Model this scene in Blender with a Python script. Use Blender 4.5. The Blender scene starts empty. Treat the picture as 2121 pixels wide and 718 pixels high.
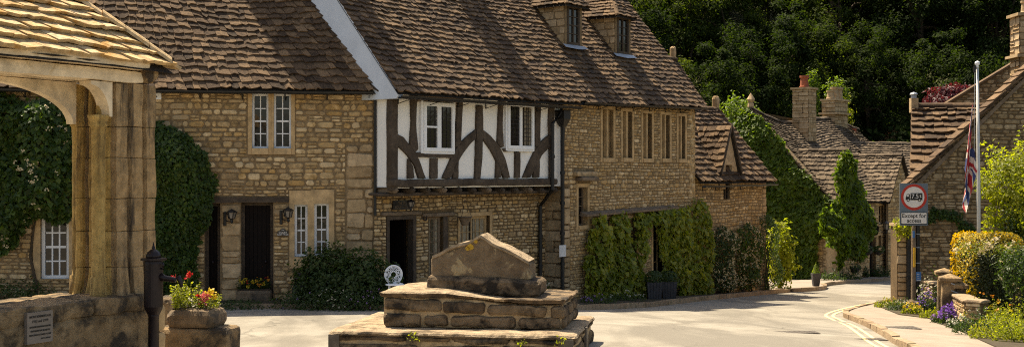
import bpy, math, random
from mathutils import Vector as V, Matrix, noise
from mathutils.geometry import delaunay_2d_cdt
R = random.Random(7)
PI = math.pi
# ---------------------------------------------------------------- survey numbers (metres; the eye stands 2.82 m above the square)
F, CX, CY, E = 2600.0, 1060.5, 359.0, 2.82
sc = bpy.context.scene
col = sc.collection

def P(px, py, Y):
    return V(((px-CX)/F*Y, Y, E-(py-CY)/F*Y))

SD = V((0.617, 0.786)); SD.normalize()
_prof = [(-100, 0), (0, 0), (7.4, -.56), (13.2, -.86), (20, -1.2), (33, -1.85), (48, -2.4), (70, -2.9), (400, -2.9)]
def G(x, y):
    s = (x+2.59)*SD.x+(y-27.1)*SD.y
    for (a, za), (b, zb) in zip(_prof, _prof[1:]):
        if s <= b:
            t = max(0, (s-a)/(b-a)); return za+(zb-za)*t
    return -2.9
def gp(px, py):
    """where the line of sight through a survey pixel meets the ground"""
    Y = 26.0
    for _ in range(60):
        Y2 = (E-G((px-CX)/F*Y, Y))*F/(py-CY); Y = .5*Y+.5*Y2
    return V(((px-CX)/F*Y, Y))

class Fr:
    """vertical plane frame: a along the wall, z up, o outwards"""
    def __init__(s, o, d):
        s.o = V(o); s.d = V(d).normalized(); s.n = V((s.d.y, -s.d.x))
    def pt(s, a, z, o=0.0):
        return V((s.o.x+s.d.x*a+s.n.x*o, s.o.y+s.d.y*a+s.n.y*o, z))
    def at(s, px, o=0.0):
        k = (px-CX)/F; bx = s.o.x+s.n.x*o; by = s.o.y+s.n.y*o
        return (k*by-bx)/(s.d.x-k*s.d.y)
    def z(s, a, py, o=0.0):
        return E-(py-CY)/F*s.pt(a, 0, o).y
    def R(s, x0, y0, x1, y1, o=0.0):
        a0, a1 = s.at(x0, o), s.at(x1, o); m = (a0+a1)/2
        return (a0, a1, s.z(m, y1, o), s.z(m, y0, o))
    def Q(s, px, py, o=0.0):
        a = s.at(px, o); return (a, s.z(a, py, o))

class MB:
    def __init__(s): s.v = []; s.f = []; s.m = []; s.cur = 0
    def add(s, vs, fs):
        b = len(s.v); s.v.extend([tuple(p) for p in vs])
        s.f.extend([tuple(b+i for i in f) for f in fs]); s.m.extend([s.cur]*len(fs))
    def hexa(s, p):
        s.add(p, [(0, 3, 2, 1), (4, 5, 6, 7), (0, 1, 5, 4), (1, 2, 6, 5), (2, 3, 7, 6), (3, 0, 4, 7)])
    def fbox(s, fr, a0, a1, z0, z1, o0, o1):
        q = [fr.pt(a, z, o) for z in (z0, z1) for a, o in ((a0, o1), (a1, o1), (a1, o0), (a0, o0))]
        s.hexa(q)
    def box(s, c, d, rot=0.0):
        c = V(c); cr, sr = math.cos(rot), math.sin(rot); q = []
        for dz in (-.5, .5):
            for dx, dy in ((-.5, -.5), (.5, -.5), (.5, .5), (-.5, .5)):
                x, y = dx*d[0], dy*d[1]; q.append(c+V((x*cr-y*sr, x*sr+y*cr, dz*d[2])))
        s.hexa(q)
    def prism(s, poly, off):
        n = len(poly); off = V(off)
        s.add([V(p) for p in poly]+[V(p)+off for p in poly],
              [tuple(range(n))[::-1], tuple(range(n, 2*n))]+[(i, (i+1) % n, n+(i+1) % n, n+i) for i in range(n)])
    def tube(s, pts, rs, n=8, cap=True):
        pts = [V(p) for p in pts]
        if not hasattr(rs, '__len__'): rs = [rs]*len(pts)
        vs = []; up = V((0, 0, 1))
        for i, p in enumerate(pts):
            t = (pts[min(i+1, len(pts)-1)]-pts[max(i-1, 0)]).normalized()
            x = t.cross(up if abs(t.z) < .95 else V((1, 0, 0))).normalized(); y = t.cross(x)
            for k in range(n):
                a = 2*PI*k/n; vs.append(p+(x*math.cos(a)+y*math.sin(a))*rs[i])
        fs = [(i*n+k, i*n+(k+1) % n, (i+1)*n+(k+1) % n, (i+1)*n+k) for i in range(len(pts)-1) for k in range(n)]
        if cap: fs += [tuple(range(n))[::-1], tuple((len(pts)-1)*n+k for k in range(n))]
        s.add(vs, fs)
    def lathe(s, c, prof, n=20, flute=0.0, nf=10):
        c = V(c); vs = []
        for r, z in prof:
            for k in range(n):
                a = 2*PI*k/n; rr = r*(1+flute*math.cos(nf*a)); vs.append(c+V((rr*math.cos(a), rr*math.sin(a), z)))
        m = len(prof)
        fs = [(i*n+k, i*n+(k+1) % n, (i+1)*n+(k+1) % n, (i+1)*n+k) for i in range(m-1) for k in range(n)]
        fs += [tuple(range(n))[::-1], tuple((m-1)*n+k for k in range(n))]
        s.add(vs, fs)
    def build(s, name, mat, parent=None, smooth=False, label=None, local=False):
        me = bpy.data.meshes.new(name); me.from_pydata(s.v, [], s.f)
        ms = mat if isinstance(mat, (list, tuple)) else [mat]
        for m in ms: me.materials.append(m)
        if len(ms) > 1: me.polygons.foreach_set('material_index', s.m)
        if smooth: me.polygons.foreach_set('use_smooth', [True]*len(me.polygons))
        me.update()
        o = bpy.data.objects.new(name, me); col.objects.link(o)
        if parent is not None:
            o.parent = parent
            if not local and parent.type == 'EMPTY':
                o.matrix_parent_inverse = parent_world(parent).inverted()
        if label: o['label'] = label
        return o

def parent_world(p):
    return Matrix.Translation(p.location) @ Matrix.Rotation(p.rotation_euler.z, 4, 'Z')

def tag(o, label=None, cat=None, group=None, kind=None):
    if label: o['label'] = label
    if cat: o['category'] = cat
    if group: o['group'] = group
    if kind: o['kind'] = kind
    return o
def thing(name, loc, label, cat, group=None, rz=0.0):
    o = bpy.data.objects.new(name, None); o.location = loc; o.rotation_euler = (0, 0, rz); o.empty_display_size = .3
    col.objects.link(o); return tag(o, label, cat, group)

# ---------------------------------------------------------------- materials
class NT:
    def __init__(s, name):
        s.m = bpy.data.materials.new(name); s.m.use_nodes = True; s.t = s.m.node_tree; s.t.nodes.clear()
        s.out = s.n('ShaderNodeOutputMaterial')
    def n(s, ty, **k):
        o = s.t.nodes.new(ty)
        for a, b in k.items(): setattr(o, a, b)
        return o
    def l(s, a, b): s.t.links.new(a, b)
    def tc(s, scale=(1, 1, 1)):
        g = s.n('ShaderNodeNewGeometry'); m = s.n('ShaderNodeMapping'); m.inputs['Scale'].default_value = scale
        s.l(g.outputs['Position'], m.inputs['Vector']); return m.outputs[0]
    def otc(s, scale=(1, 1, 1)):
        g = s.n('ShaderNodeTexCoord'); m = s.n('ShaderNodeMapping'); m.inputs['Scale'].default_value = scale
        s.l(g.outputs['Object'], m.inputs['Vector']); return m.outputs[0]
    def noise(s, vec, scale, det=4, rough=.6, dist=0.0):
        x = s.n('ShaderNodeTexNoise'); x.inputs['Scale'].default_value = scale; x.inputs['Detail'].default_value = det
        x.inputs['Roughness'].default_value = rough; x.inputs['Distortion'].default_value = dist
        s.l(vec, x.inputs['Vector']); return x.outputs['Fac']
    def ramp(s, fac, stops, interp='LINEAR'):
        r = s.n('ShaderNodeValToRGB'); cr = r.color_ramp; cr.interpolation = interp
        while len(cr.elements) < len(stops): cr.elements.new(.5)
        for e, (p, c) in zip(cr.elements, stops):
            e.position = p; e.color = (c[0], c[1], c[2], 1) if hasattr(c, '__len__') else (c, c, c, 1)
        s.l(fac, r.inputs[0]); return r.outputs['Color']
    def mix(s, fac, a, b, mode='MIX'):
        m = s.n('ShaderNodeMix', data_type='RGBA', blend_type=mode)
        for i, x in ((0, fac), (6, a), (7, b)):
            if hasattr(x, 'is_linked'): s.l(x, m.inputs[i])
            else: m.inputs[i].default_value = x if i == 0 else ((x[0], x[1], x[2], 1) if hasattr(x, '__len__') else (x, x, x, 1))
        return m.outputs[2]
    def isl(s):
        return s.n('ShaderNodeNewGeometry').outputs['Random Per Island']
    def math(s, op, a, b=0.0):
        m = s.n('ShaderNodeMath', operation=op)
        for i, x in ((0, a), (1, b)):
            if hasattr(x, 'is_linked'): s.l(x, m.inputs[i])
            else: m.inputs[i].default_value = x
        return m.outputs[0]
    def bump(s, h, strength, dist=.02):
        b = s.n('ShaderNodeBump'); b.inputs['Strength'].default_value = strength; b.inputs['Distance'].default_value = dist
        s.l(h, b.inputs['Height']); return b.outputs[0]
    def bsdf(s, colr, rough=.9, bump=None, metal=0.0, spec=.3):
        b = s.n('ShaderNodeBsdfPrincipled')
        if hasattr(colr, 'is_linked'): s.l(colr, b.inputs['Base Color'])
        else: b.inputs['Base Color'].default_value = (*colr, 1)
        b.inputs['Roughness'].default_value = rough; b.inputs['Metallic'].default_value = metal
        b.inputs['Specular IOR Level'].default_value = spec
        if bump is not None: s.l(bump, b.inputs['Normal'])
        s.l(b.outputs[0], s.out.inputs[0]); return s.m

def m_stone(name, tones, nscale=9, bump=.5, stain=None, stain_thr=(.55, .7), isl=True, streak=False, rough=.92, bd=.015, sfreq=(.16, 5)):
    """stone: a tone per block, grain inside it, blotches of lichen or soot with their own outline"""
    t = NT(name); p = t.tc(); g = t.noise(p, nscale, 8, .68)
    tones = [(c[0]*1.04, c[1]*.955, c[2]*.88) for c in tones]; n = len(tones); st = [((i+.5)/n, c) for i, c in enumerate(tones)]
    if isl:
        f = t.math('ADD', t.math('MULTIPLY', t.isl(), .75), t.math('MULTIPLY', g, .3))
    else:
        f = t.noise(p, 1.7, 3, .6)
    c = t.ramp(f, st)
    c = t.mix(.85, c, t.ramp(g, [(.28, .5), (.5, .95), (.72, 1.4)]), 'MULTIPLY')
    if stain:
        q = t.tc((1, 1, sfreq[0])) if streak else p
        sm = t.ramp(t.noise(q, 2.6 if not streak else sfreq[1], 7, .66, .4), [(stain_thr[0], 0), (stain_thr[1], 1)])
        c = t.mix(sm, c, stain)
    return t.bsdf(c, rough, t.bump(t.noise(p, nscale*2.4, 8, .72), bump, bd))

def m_plain(name, c, rough=.6, metal=0.0, var=.15, scale=6, bump=0.1, spec=.4):
    t = NT(name); p = t.tc(); g = t.noise(p, scale, 6, .65)
    cc = t.mix(1.0, c, t.ramp(g, [(.25, 1-var*1.6), (.75, 1+var)]), 'MULTIPLY')
    return t.bsdf(cc, rough, t.bump(t.noise(p, scale*8, 4), bump, .004) if bump else None, metal, spec)

def m_leaf(name, cols, trans=.35, rough=.5, tcol=None, scale=.9, spec=.3):
    t = NT(name); p = t.tc()
    f = t.math('ADD', t.math('MULTIPLY', t.isl(), .55), t.math('MULTIPLY', t.noise(p, scale, 3), .5))
    n = len(cols); c = t.ramp(f, [(.1+.85*i/max(1, n-1), x) for i, x in enumerate(cols)])
    b = t.n('ShaderNodeBsdfPrincipled'); t.l(c, b.inputs['Base Color']); b.inputs['Roughness'].default_value = rough
    b.inputs['Specular IOR Level'].default_value = spec
    tr = t.n('ShaderNodeBsdfTranslucent')
    t.l(t.mix(1.0, c, tcol or (2.4, 2.6, .9), 'MULTIPLY'), tr.inputs[0])
    mx = t.n('ShaderNodeMixShader'); mx.inputs[0].default_value = trans
    t.l(b.outputs[0], mx.inputs[1]); t.l(tr.outputs[0], mx.inputs[2]); t.l(mx.outputs[0], t.out.inputs[0])
    return t.m

M = {}
M['rubble'] = m_stone('rubble_limestone', [(.19, .13, .06), (.34, .245, .125), (.48, .37, .21), (.38, .25, .10), (.60, .49, .31), (.28, .205, .115), (.43, .32, .17)], 8, .6, (.12, .09, .055), (.6, .75))
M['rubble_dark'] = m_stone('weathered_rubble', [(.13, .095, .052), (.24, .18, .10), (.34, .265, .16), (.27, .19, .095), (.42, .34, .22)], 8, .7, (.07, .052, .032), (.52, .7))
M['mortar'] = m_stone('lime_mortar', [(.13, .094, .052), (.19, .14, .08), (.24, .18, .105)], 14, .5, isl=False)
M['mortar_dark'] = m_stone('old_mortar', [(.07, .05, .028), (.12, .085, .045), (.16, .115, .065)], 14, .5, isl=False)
M['ashlar'] = m_stone('ashlar_limestone', [(.30, .22, .125), (.37, .28, .165), (.43, .34, .22)], 6, .35, (.18, .13, .075), (.58, .76))
M['dress'] = m_stone('dressed_window_stone', [(.40, .29, .15), (.46, .34, .19)], 5, .25, (.26, .19, .11), (.56, .8))
M['pier'] = m_stone('pier_stone', [(.32, .22, .105), (.42, .30, .16), (.50, .38, .22)], 6, 1.0, (.075, .054, .036), (.49, .62), streak=True, sfreq=(.11, 5), bd=.05)
M['pier_gold'] = m_stone('ochre_pier_stone', [(.43, .28, .08), (.52, .36, .125), (.57, .43, .18)], 6, 1.0, (.14, .085, .035), (.5, .68), streak=True, sfreq=(.12, 5), bd=.05)  # gold is sunlight bounced off the sill, put into the stone colour
M['base_stone'] = m_stone('market_base_stone', [(.17, .115, .06), (.29, .205, .11), (.37, .28, .165), (.22, .155, .09)], 5, 1.2, (.07, .052, .034), (.46, .60), isl=False, bd=.06)
M['step_dark'] = m_stone('blackened_step_stone', [(.13, .092, .055), (.23, .175, .11), (.17, .125, .077)], 6, 1.0, (.03, .023, .016), (.47, .60), bd=.06)
M['cap_stone'] = m_stone('mottled_cap_stone', [(.14, .10, .062), (.22, .17, .11), (.17, .13, .08)], 7, 1.0, (.42, .32, .18), (.545, .60), bd=.06, isl=False)
M['step_mortar'] = m_stone('pale_step_mortar', [(.36, .27, .15), (.46, .36, .22), (.40, .30, .175)], 5, .8, (.16, .115, .068), (.5, .6), isl=False, bd=.05)
M['step_top'] = m_stone('worn_step_top', [(.28, .215, .14), (.38, .31, .215), (.33, .26, .175)], 6, 1.0, (.12, .085, .05), (.5, .64), isl=False, bd=.05)
M['tile'] = m_stone('stone_roof_slate', [(.020, .013, .008), (.078, .050, .029), (.175, .118, .068), (.048, .031, .019), (.11, .073, .042)], 12, 1.0, (.035, .023, .014), (.56, .72))
M['tile_far'] = m_stone('stone_roof_slate_pale', [(.045, .034, .024), (.10, .079, .055), (.17, .136, .098), (.075, .058, .040)], 10, .9, (.06, .043, .03), (.54, .72))
M['tile_gold'] = m_stone('lichen_roof_slab', [(.40, .27, .12), (.53, .405, .225), (.46, .345, .19), (.58, .47, .30)], 9, 1.0, (.42, .23, .07), (.53, .63))
M['under'] = m_plain('roof_underlay', (.03, .022, .015), .95)
M['timber'] = m_stone('weathered_oak', [(.034, .026, .019), (.072, .057, .043), (.11, .09, .07)], 10, .9, isl=False)
M['timber_light'] = m_stone('grey_oak', [(.11, .08, .05), (.18, .14, .1), (.24, .19, .14)], 8, .8, isl=False)
M['beam'] = m_stone('limewashed_beam', [(.66, .57, .41), (.74, .65, .48), (.78, .70, .54)], 3, .35, (.40, .28, .13), (.6, .75), isl=False)
M['plaster'] = m_plain('white_plaster', (.82, .79, .74), .9, var=.05, scale=2.0, bump=.15)
M['limecheek'] = m_plain('pale_lead_cheek', (.50, .54, .60), .6, var=.08, scale=2)
M['white'] = m_plain('white_window_paint', (.78, .78, .78), .45, var=.03)
M['black'] = m_plain('black_paint', (.012, .011, .011), .4, var=.2)
M['iron'] = m_plain('dark_cast_iron', (.020, .011, .011), .42, 0.3, .3)
M['gutter'] = m_plain('black_gutter', (.012, .011, .010), .5, var=.3)
M['door'] = m_plain('dark_brown_door', (.008, .0045, .0035), .75, var=.3, scale=12, spec=.15)
M['glass'] = None
t = NT('window_glass'); p = t.tc(); b = t.n('ShaderNodeBsdfPrincipled'); b.inputs['Base Color'].default_value = (.012, .010, .009, 1)
b.inputs['Roughness'].default_value = .06; t.l(t.bump(t.noise(p, 3.5, 2), .12, .02), b.inputs['Normal']); t.l(b.outputs[0], t.out.inputs[0]); M['glass'] = t.m
M['curtain'] = m_plain('net_curtain', (.30, .25, .17), .9, var=.3, scale=14)
M['lead'] = m_plain('lead_sheet', (.32, .35, .39), .5, .2, .2)
M['terra'] = m_plain('terracotta', (.30, .085, .04), .85, var=.3, scale=9)
M['buff_pot'] = m_plain('buff_chimney_pot', (.38, .27, .15), .85, var=.3, scale=9)
M['steel'] = m_plain('white_pole_paint', (.48, .48, .46), .3, var=.05)
M['sign_grey'] = m_plain('sign_back_grey', (.13, .16, .19), .5, var=.05)
M['sign_white'] = m_plain('sign_white', (.74, .68, .62), .5, var=.03)
M['sign_red'] = m_plain('sign_red', (.50, .035, .02), .5, var=.05)
M['sign_black'] = m_plain('sign_black', (.012, .012, .012), .5, var=.05)
M['blue'] = m_plain('blue_notice', (.05, .16, .38), .5)
M['yellow'] = m_plain('yellow_notice', (.65, .36, .03), .5)
M['paper'] = m_plain('paper_notice', (.6, .6, .6), .7)
M['soil'] = m_plain('soil', (.045, .03, .018), 1.0, var=.4, scale=14, bump=.6)
M['bark'] = m_stone('tree_bark', [(.05, .038, .025), (.09, .07, .048)], 9, .9, isl=False)
M['fred'] = m_plain('flag_red', (.42, .03, .035), .8); M['fblue'] = m_plain('flag_blue', (.04, .06, .17), .8); M['fwhite'] = m_plain('flag_white', (.66, .58, .50), .8)
M['planter'] = m_plain('dark_planter', (.045, .042, .045), .7, var=.3)
M['trough'] = m_stone('trough_stone', [(.13, .095, .06), (.19, .145, .095), (.16, .12, .075)], 9, 1.0, (.07, .055, .04), (.5, .65), isl=False)
# foliage
M['l_ivy'] = m_leaf('ivy_leaf', [(.014, .030, .007), (.03, .058, .010), (.055, .09, .014), (.11, .14, .02)])
M['l_creeper'] = m_leaf('creeper_leaf', [(.06, .09, .010), (.17, .19, .022), (.34, .31, .05)], .4, .4)
M['l_far'] = m_leaf('gable_creeper_leaf', [(.035, .06, .008), (.08, .12, .014), (.14, .17, .02)], .45)
M['l_dark'] = m_leaf('dark_shrub_leaf', [(.018, .036, .010), (.035, .06, .014), (.06, .085, .02)])
M['l_bright'] = m_leaf('bright_shrub_leaf', [(.08, .10, .012), (.17, .18, .018), (.27, .25, .025)], .5)
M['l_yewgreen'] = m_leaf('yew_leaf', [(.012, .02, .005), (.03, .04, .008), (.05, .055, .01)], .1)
M['l_yew'] = m_leaf('golden_yew_leaf', [(.16, .135, .008), (.36, .28, .014), (.52, .40, .02)], .3, tcol=(2.6, 1.9, .4))  # sunlight on the yew put into the leaf colour
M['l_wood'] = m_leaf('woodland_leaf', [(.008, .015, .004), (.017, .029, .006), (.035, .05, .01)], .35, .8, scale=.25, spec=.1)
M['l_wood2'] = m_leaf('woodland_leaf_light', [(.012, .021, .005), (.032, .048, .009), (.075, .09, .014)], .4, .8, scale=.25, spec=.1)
M['l_red'] = m_leaf('copper_leaf', [(.05, .012, .016), (.10, .025, .03)], .35, tcol=(2.2, 1.0, 1.0))
M['l_conifer'] = m_leaf('conifer_spray', [(.05, .09, .01), (.13, .17, .015), (.22, .24, .02)], .5)
for k, c in dict(f_red=(.55, .02, .02), f_pink=(.62, .12, .14), f_yellow=(.68, .48, .03), f_orange=(.65, .25, .02), f_white=(.62, .58, .46), f_cream=(.70, .58, .36), f_purple=(.20, .08, .42), f_mauve=(.30, .16, .40)).items():
    M[k] = m_leaf(k, [tuple(x*.8 for x in c), c], .35, tcol=(1.3, 1.3, 1.3))
# ---------------------------------------------------------------- walls of real stones
def span(poly, z):
    xs = []
    for (a0, z0), (a1, z1) in zip(poly, poly[1:]+poly[:1]):
        if (z0-z)*(z1-z) <= 0 and abs(z1-z0) > 1e-9:
            xs.append(a0+(a1-a0)*(z-z0)/(z1-z0))
    return (min(xs), max(xs)) if len(xs) >= 2 else None
def cut(iv, rects, z0, z1, pad=0.0):
    out = [iv]
    for (r0, r1, rz0, rz1) in rects:
        if rz1 <= z0+.012 or rz0 >= z1-.012: continue
        nx = []
        for a, b in out:
            if r1 <= a or r0 >= b: nx.append((a, b)); continue
            if r0 > a: nx.append((a, r0-pad))
            if r1 < b: nx.append((r1+pad, b))
        out = nx
    return out
def slab(mb, fr, poly, holes=(), o=0.0, th=.3):
    zs = sorted({z for _, z in poly} | {z for h in holes for z in h[2:]})
    zmin, zmax = min(z for _, z in poly), max(z for _, z in poly)
    zs = [z for z in zs if zmin <= z <= zmax]
    for z0, z1 in zip(zs, zs[1:]):
        if z1-z0 < 1e-4: continue
        A, B = span(poly, z0+1e-5), span(poly, z1-1e-5)
        if not A or not B: continue
        hs = sorted([h for h in holes if h[2] < z1-1e-5 and h[3] > z0+1e-5])
        el, er = [(A[0], B[0])], []
        for h in hs: er.append((h[0], h[0])); el.append((h[1], h[1]))
        er.append((A[1], B[1]))
        for (l0, l1), (r0, r1) in zip(el, er):
            if r0-l0 < 1e-4 and r1-l1 < 1e-4: continue
            for oo in (o, o-th):
                mb.add([fr.pt(l0, z0, oo), fr.pt(r0, z0, oo), fr.pt(r1, z1, oo), fr.pt(l1, z1, oo)], [(0, 1, 2, 3)])
    for (a0, a1, z0, z1) in holes:
        for p, q in (((a0, z0), (a1, z0)), ((a1, z0), (a1, z1)), ((a1, z1), (a0, z1)), ((a0, z1), (a0, z0))):
            mb.add([fr.pt(*p, o), fr.pt(*q, o), fr.pt(*q, o-th), fr.pt(*p, o-th)], [(0, 1, 2, 3)])
    for p, q in zip(poly, poly[1:]+poly[:1]):
        mb.add([fr.pt(*p, o), fr.pt(*q, o), fr.pt(*q, o-th), fr.pt(*p, o-th)], [(0, 1, 2, 3)])
def one_stone(mb, fr, a0, a1, z0, z1, o, dep, rg, wob=None, rnd=.3):
    w, h = a1-a0, z1-z0; c = min(w, h)*(rnd if h < .17 else min(rnd, .11)); j = min(w, h)*.10
    pts = [(a0+c, z0), (a1-c, z0), (a1, z0+c), (a1, z1-c), (a1-c, z1), (a0+c, z1), (a0, z1-c), (a0, z0+c)]
    pts = [(x+rg.uniform(-j, j), y+rg.uniform(-j, j)) for x, y in pts]
    mx, mz = (a0+a1)/2, (z0+z1)/2; d = dep*rg.uniform(.6, 1.3); k = 1-min(.28, .012/min(w, h)*1.6+.06)
    dd = [d+rg.uniform(-.25, .25)*dep for _ in pts]
    f = wob or (lambda a, z: 0.0)
    outer = [fr.pt(x, y+f(x, y), o-.012) for x, y in pts]
    inner = [fr.pt(mx+(x-mx)*k, mz+(y-mz)*k+f(x, y), o+e) for (x, y), e in zip(pts, dd)]
    cen = [fr.pt(mx, mz+f(mx, mz), o+d*1.12)]
    mb.add(outer+inner+cen, [(i, (i+1) % 8, 8+(i+1) % 8, 8+i) for i in range(8)]+[(8+i, 8+(i+1) % 8, 16) for i in range(8)])
def rubble(mb, fr, poly, rects=(), hr=(.07, .16), wr=(.12, .38), o=0.0, dep=.02, gap=.012, wob=.03, seed=1, zlo=None):
    rg = random.Random(seed)
    z = zlo if zlo is not None else min(z for _, z in poly); zmax = max(z for _, z in poly)
    f = (lambda a, zz: wob*(noise.noise(V((a*.7, zz*.9, seed*3.1))))) if wob else None
    while z < zmax-.04:
        h = min(rg.uniform(*hr), zmax-z); zc = z+h/2
        A, B = span(poly, z+.005), span(poly, z+h-.005)
        if A and B:
            iv = (max(A[0], B[0]), min(A[1], B[1]))
            for a, b in cut(iv, rects, z, z+h):
                x = a
                while x < b-.03:
                    w = rg.uniform(*wr)*(.75+.5*h/hr[1])
                    if b-(x+w) < wr[0]*.7: w = b-x
                    if w > .05:
                        if h > hr[1]*.75 and w < hr[1]*2.4 and rg.random() < .3:   # two thin stones in a tall course
                            s = h*rg.uniform(.4, .6)
                            one_stone(mb, fr, x+gap/2, x+w-gap/2, z+gap/2, z+s-gap/3, o, dep, rg, f)
                            one_stone(mb, fr, x+gap/2, x+w-gap/2, z+s+gap/3, z+h-gap/2, o, dep, rg, f)
                        else:
                            e = rg.uniform(-.012, .012)
                            one_stone(mb, fr, x+gap/2, x+w-gap/2, z+gap/2+e*.4, z+h-gap/2+e, o, dep, rg, f)
                    x += w
        z += h
def wall(name, parent, fr, poly, holes=(), excl=(), quoins=(), o=0.0, th=.32, mats=None, name_='wall', label=None, zlo=None, **k):
    mb = MB(); mb.cur = 0; slab(mb, fr, poly, holes, o, th)
    mb.cur = 1; rubble(mb, fr, poly, list(holes)+list(excl)+list(quoins), o=o, zlo=zlo, **k)
    if quoins:
        mb.cur = 2
        for i, q in enumerate(quoins):
            qp = [(q[0], q[2]), (q[1], q[2]), (q[1], q[3]), (q[0], q[3])]
            rubble(mb, fr, qp, holes, hr=(.2, .34), wr=(.25, .6), o=o, dep=.03, gap=.012, wob=0, seed=i+50)
    return mb.build(name, mats or [M['mortar'], M['rubble'], M['ashlar']], parent, label=label)

# ---------------------------------------------------------------- roofs of real slates
def pl(pts, u):
    L = [0]
    for a, b in zip(pts, pts[1:]): L.append(L[-1]+(b-a).length)
    d = u*L[-1]
    for i in range(len(pts)-1):
        if d <= L[i+1]+1e-9 or i == len(pts)-2:
            return pts[i].lerp(pts[i+1], (d-L[i])/max(1e-9, L[i+1]-L[i]))
def slates(mb, Ep, Rp, n=30, w=(.16, .34), th=.022, seed=1, shrink=.5, sag=None, wscale=.55, rag=.35, lift=1.0, holes=None):
    rg = random.Random(seed)
    def pos(u, v):
        p = pl(Ep, min(1, max(0, u))).lerp(pl(Rp, min(1, max(0, u))), v)
        if u < 0 or u > 1:
            q = pl(Ep, 1)-pl(Ep, 0); p = p+q*(u if u < 0 else u-1)
        p = p.copy()
        if sag: p.z += sag(u, v)
        p.z += .03*noise.noise(V((p.x*.5, p.y*.5, seed)))
        return p
    ws = [1-(1-shrink)*i/n for i in range(n)]; T = sum(ws); vs = [0]
    for x in ws: vs.append(vs[-1]+x/T)
    Le = sum((b-a).length for a, b in zip(Ep, Ep[1:]))
    Lr = sum((b-a).length for a, b in zip(Rp, Rp[1:]))
    mb.cur = 0
    NU, NV = 12, 6
    g = [pos(i/NU, j/NV) for j in range(NV+1) for i in range(NU+1)]
    mb.add([q-V((0, 0, .05)) for q in g], [(j*(NU+1)+i, j*(NU+1)+i+1, (j+1)*(NU+1)+i+1, (j+1)*(NU+1)+i) for j in range(NV) for i in range(NU)])
    mb.cur = 1
    for k in range(n):
        v0, v1 = vs[k], vs[k+1]; ex = v1-v0; v2 = min(1.0, v1+ex*.45)
        L = max(.05, Le*(1-v0)+Lr*v0); sc_ = 1-(1-wscale)*k/n
        u = -rg.uniform(.0, .03)/L
        while u < 1:
            ww = rg.uniform(*w)*sc_/L; u1 = min(u+ww, 1+.02/L); gp_ = .004/L
            um = (u+u1)/2; vm = (v0+v2)/2
            if holes and holes(um, v0): u = u1; continue
            a, b = pos(um, v0), pos(um, v2)
            e = pos(min(1, um+.01), v0)-pos(max(0, um-.01), v0); s = (b-a); nn = e.cross(s)
            if nn.length < 1e-9: u = u1; continue
            nn.normalize()
            if nn.z < 0: nn = -nn
            j = ex*rag; d0, d1, dm = rg.uniform(-j, j)*.5, rg.uniform(-j, j)*.5, rg.uniform(-j, j)*.4
            hb = th*lift*rg.uniform(1.25, 2.0); tt = th*rg.uniform(.7, 1.25)
            tw = rg.uniform(-.35, .35)*th
            A = pos(u+gp_, v0+d0); B = pos(um, v0+dm); C_ = pos(u1-gp_, v0+d1); D = pos(u1-gp_, v2); H = pos(u+gp_, v2)
            top = [A+nn*(hb+tt+tw), B+nn*(hb+tt*1.05), C_+nn*(hb+tt-tw), D+nn*(tt*.6), H+nn*(tt*.6)]
            bot = [A+nn*(hb*.9+tw-.002), B+nn*(hb*.9-.002), C_+nn*(hb*.9-tw-.002), D+nn*0, H+nn*0]
            mb.add(top+bot, [(0, 1, 2, 3, 4), (5, 6, 1, 0), (6, 7, 2, 1), (7, 8, 3, 2), (9, 5, 0, 4), (9, 8, 7, 6, 5)])
            u = u1
def ridge_cap(mb, p0, p1, r=.12, seg=.4, seed=3, drop=.05, sag=None):
    rg = random.Random(seed); p0, p1 = V(p0), V(p1); L = (p1-p0).length; n = max(1, int(L/seg)); d = (p1-p0).normalized()
    side = d.cross(V((0, 0, 1))).normalized()
    for i in range(n):
        a = p0+d*(L*i/n); b = p0+d*(L*(i+1)/n-.012)
        if sag: a.z += sag(i/n); b.z += sag((i+1)/n)
        rr = r*rg.uniform(.9, 1.12); dz = rg.uniform(-.01, .015); vs = []
        for q in (a, b):
            for k in range(7):
                an = PI*k/6; vs.append(q+side*math.cos(an)*rr*1.25+V((0, 0, math.sin(an)*rr-drop+dz)))
        mb.add(vs, [(k, k+1, 8+k, 7+k) for k in range(6)]+[tuple(range(7)), tuple(range(13, 6, -1))])
def roof_obj(parent, build, name='roof', mat='tile', label=None):
    mb = MB(); build(mb); return mb.build(name, [M['under'], M[mat]], parent, label=label)

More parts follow.
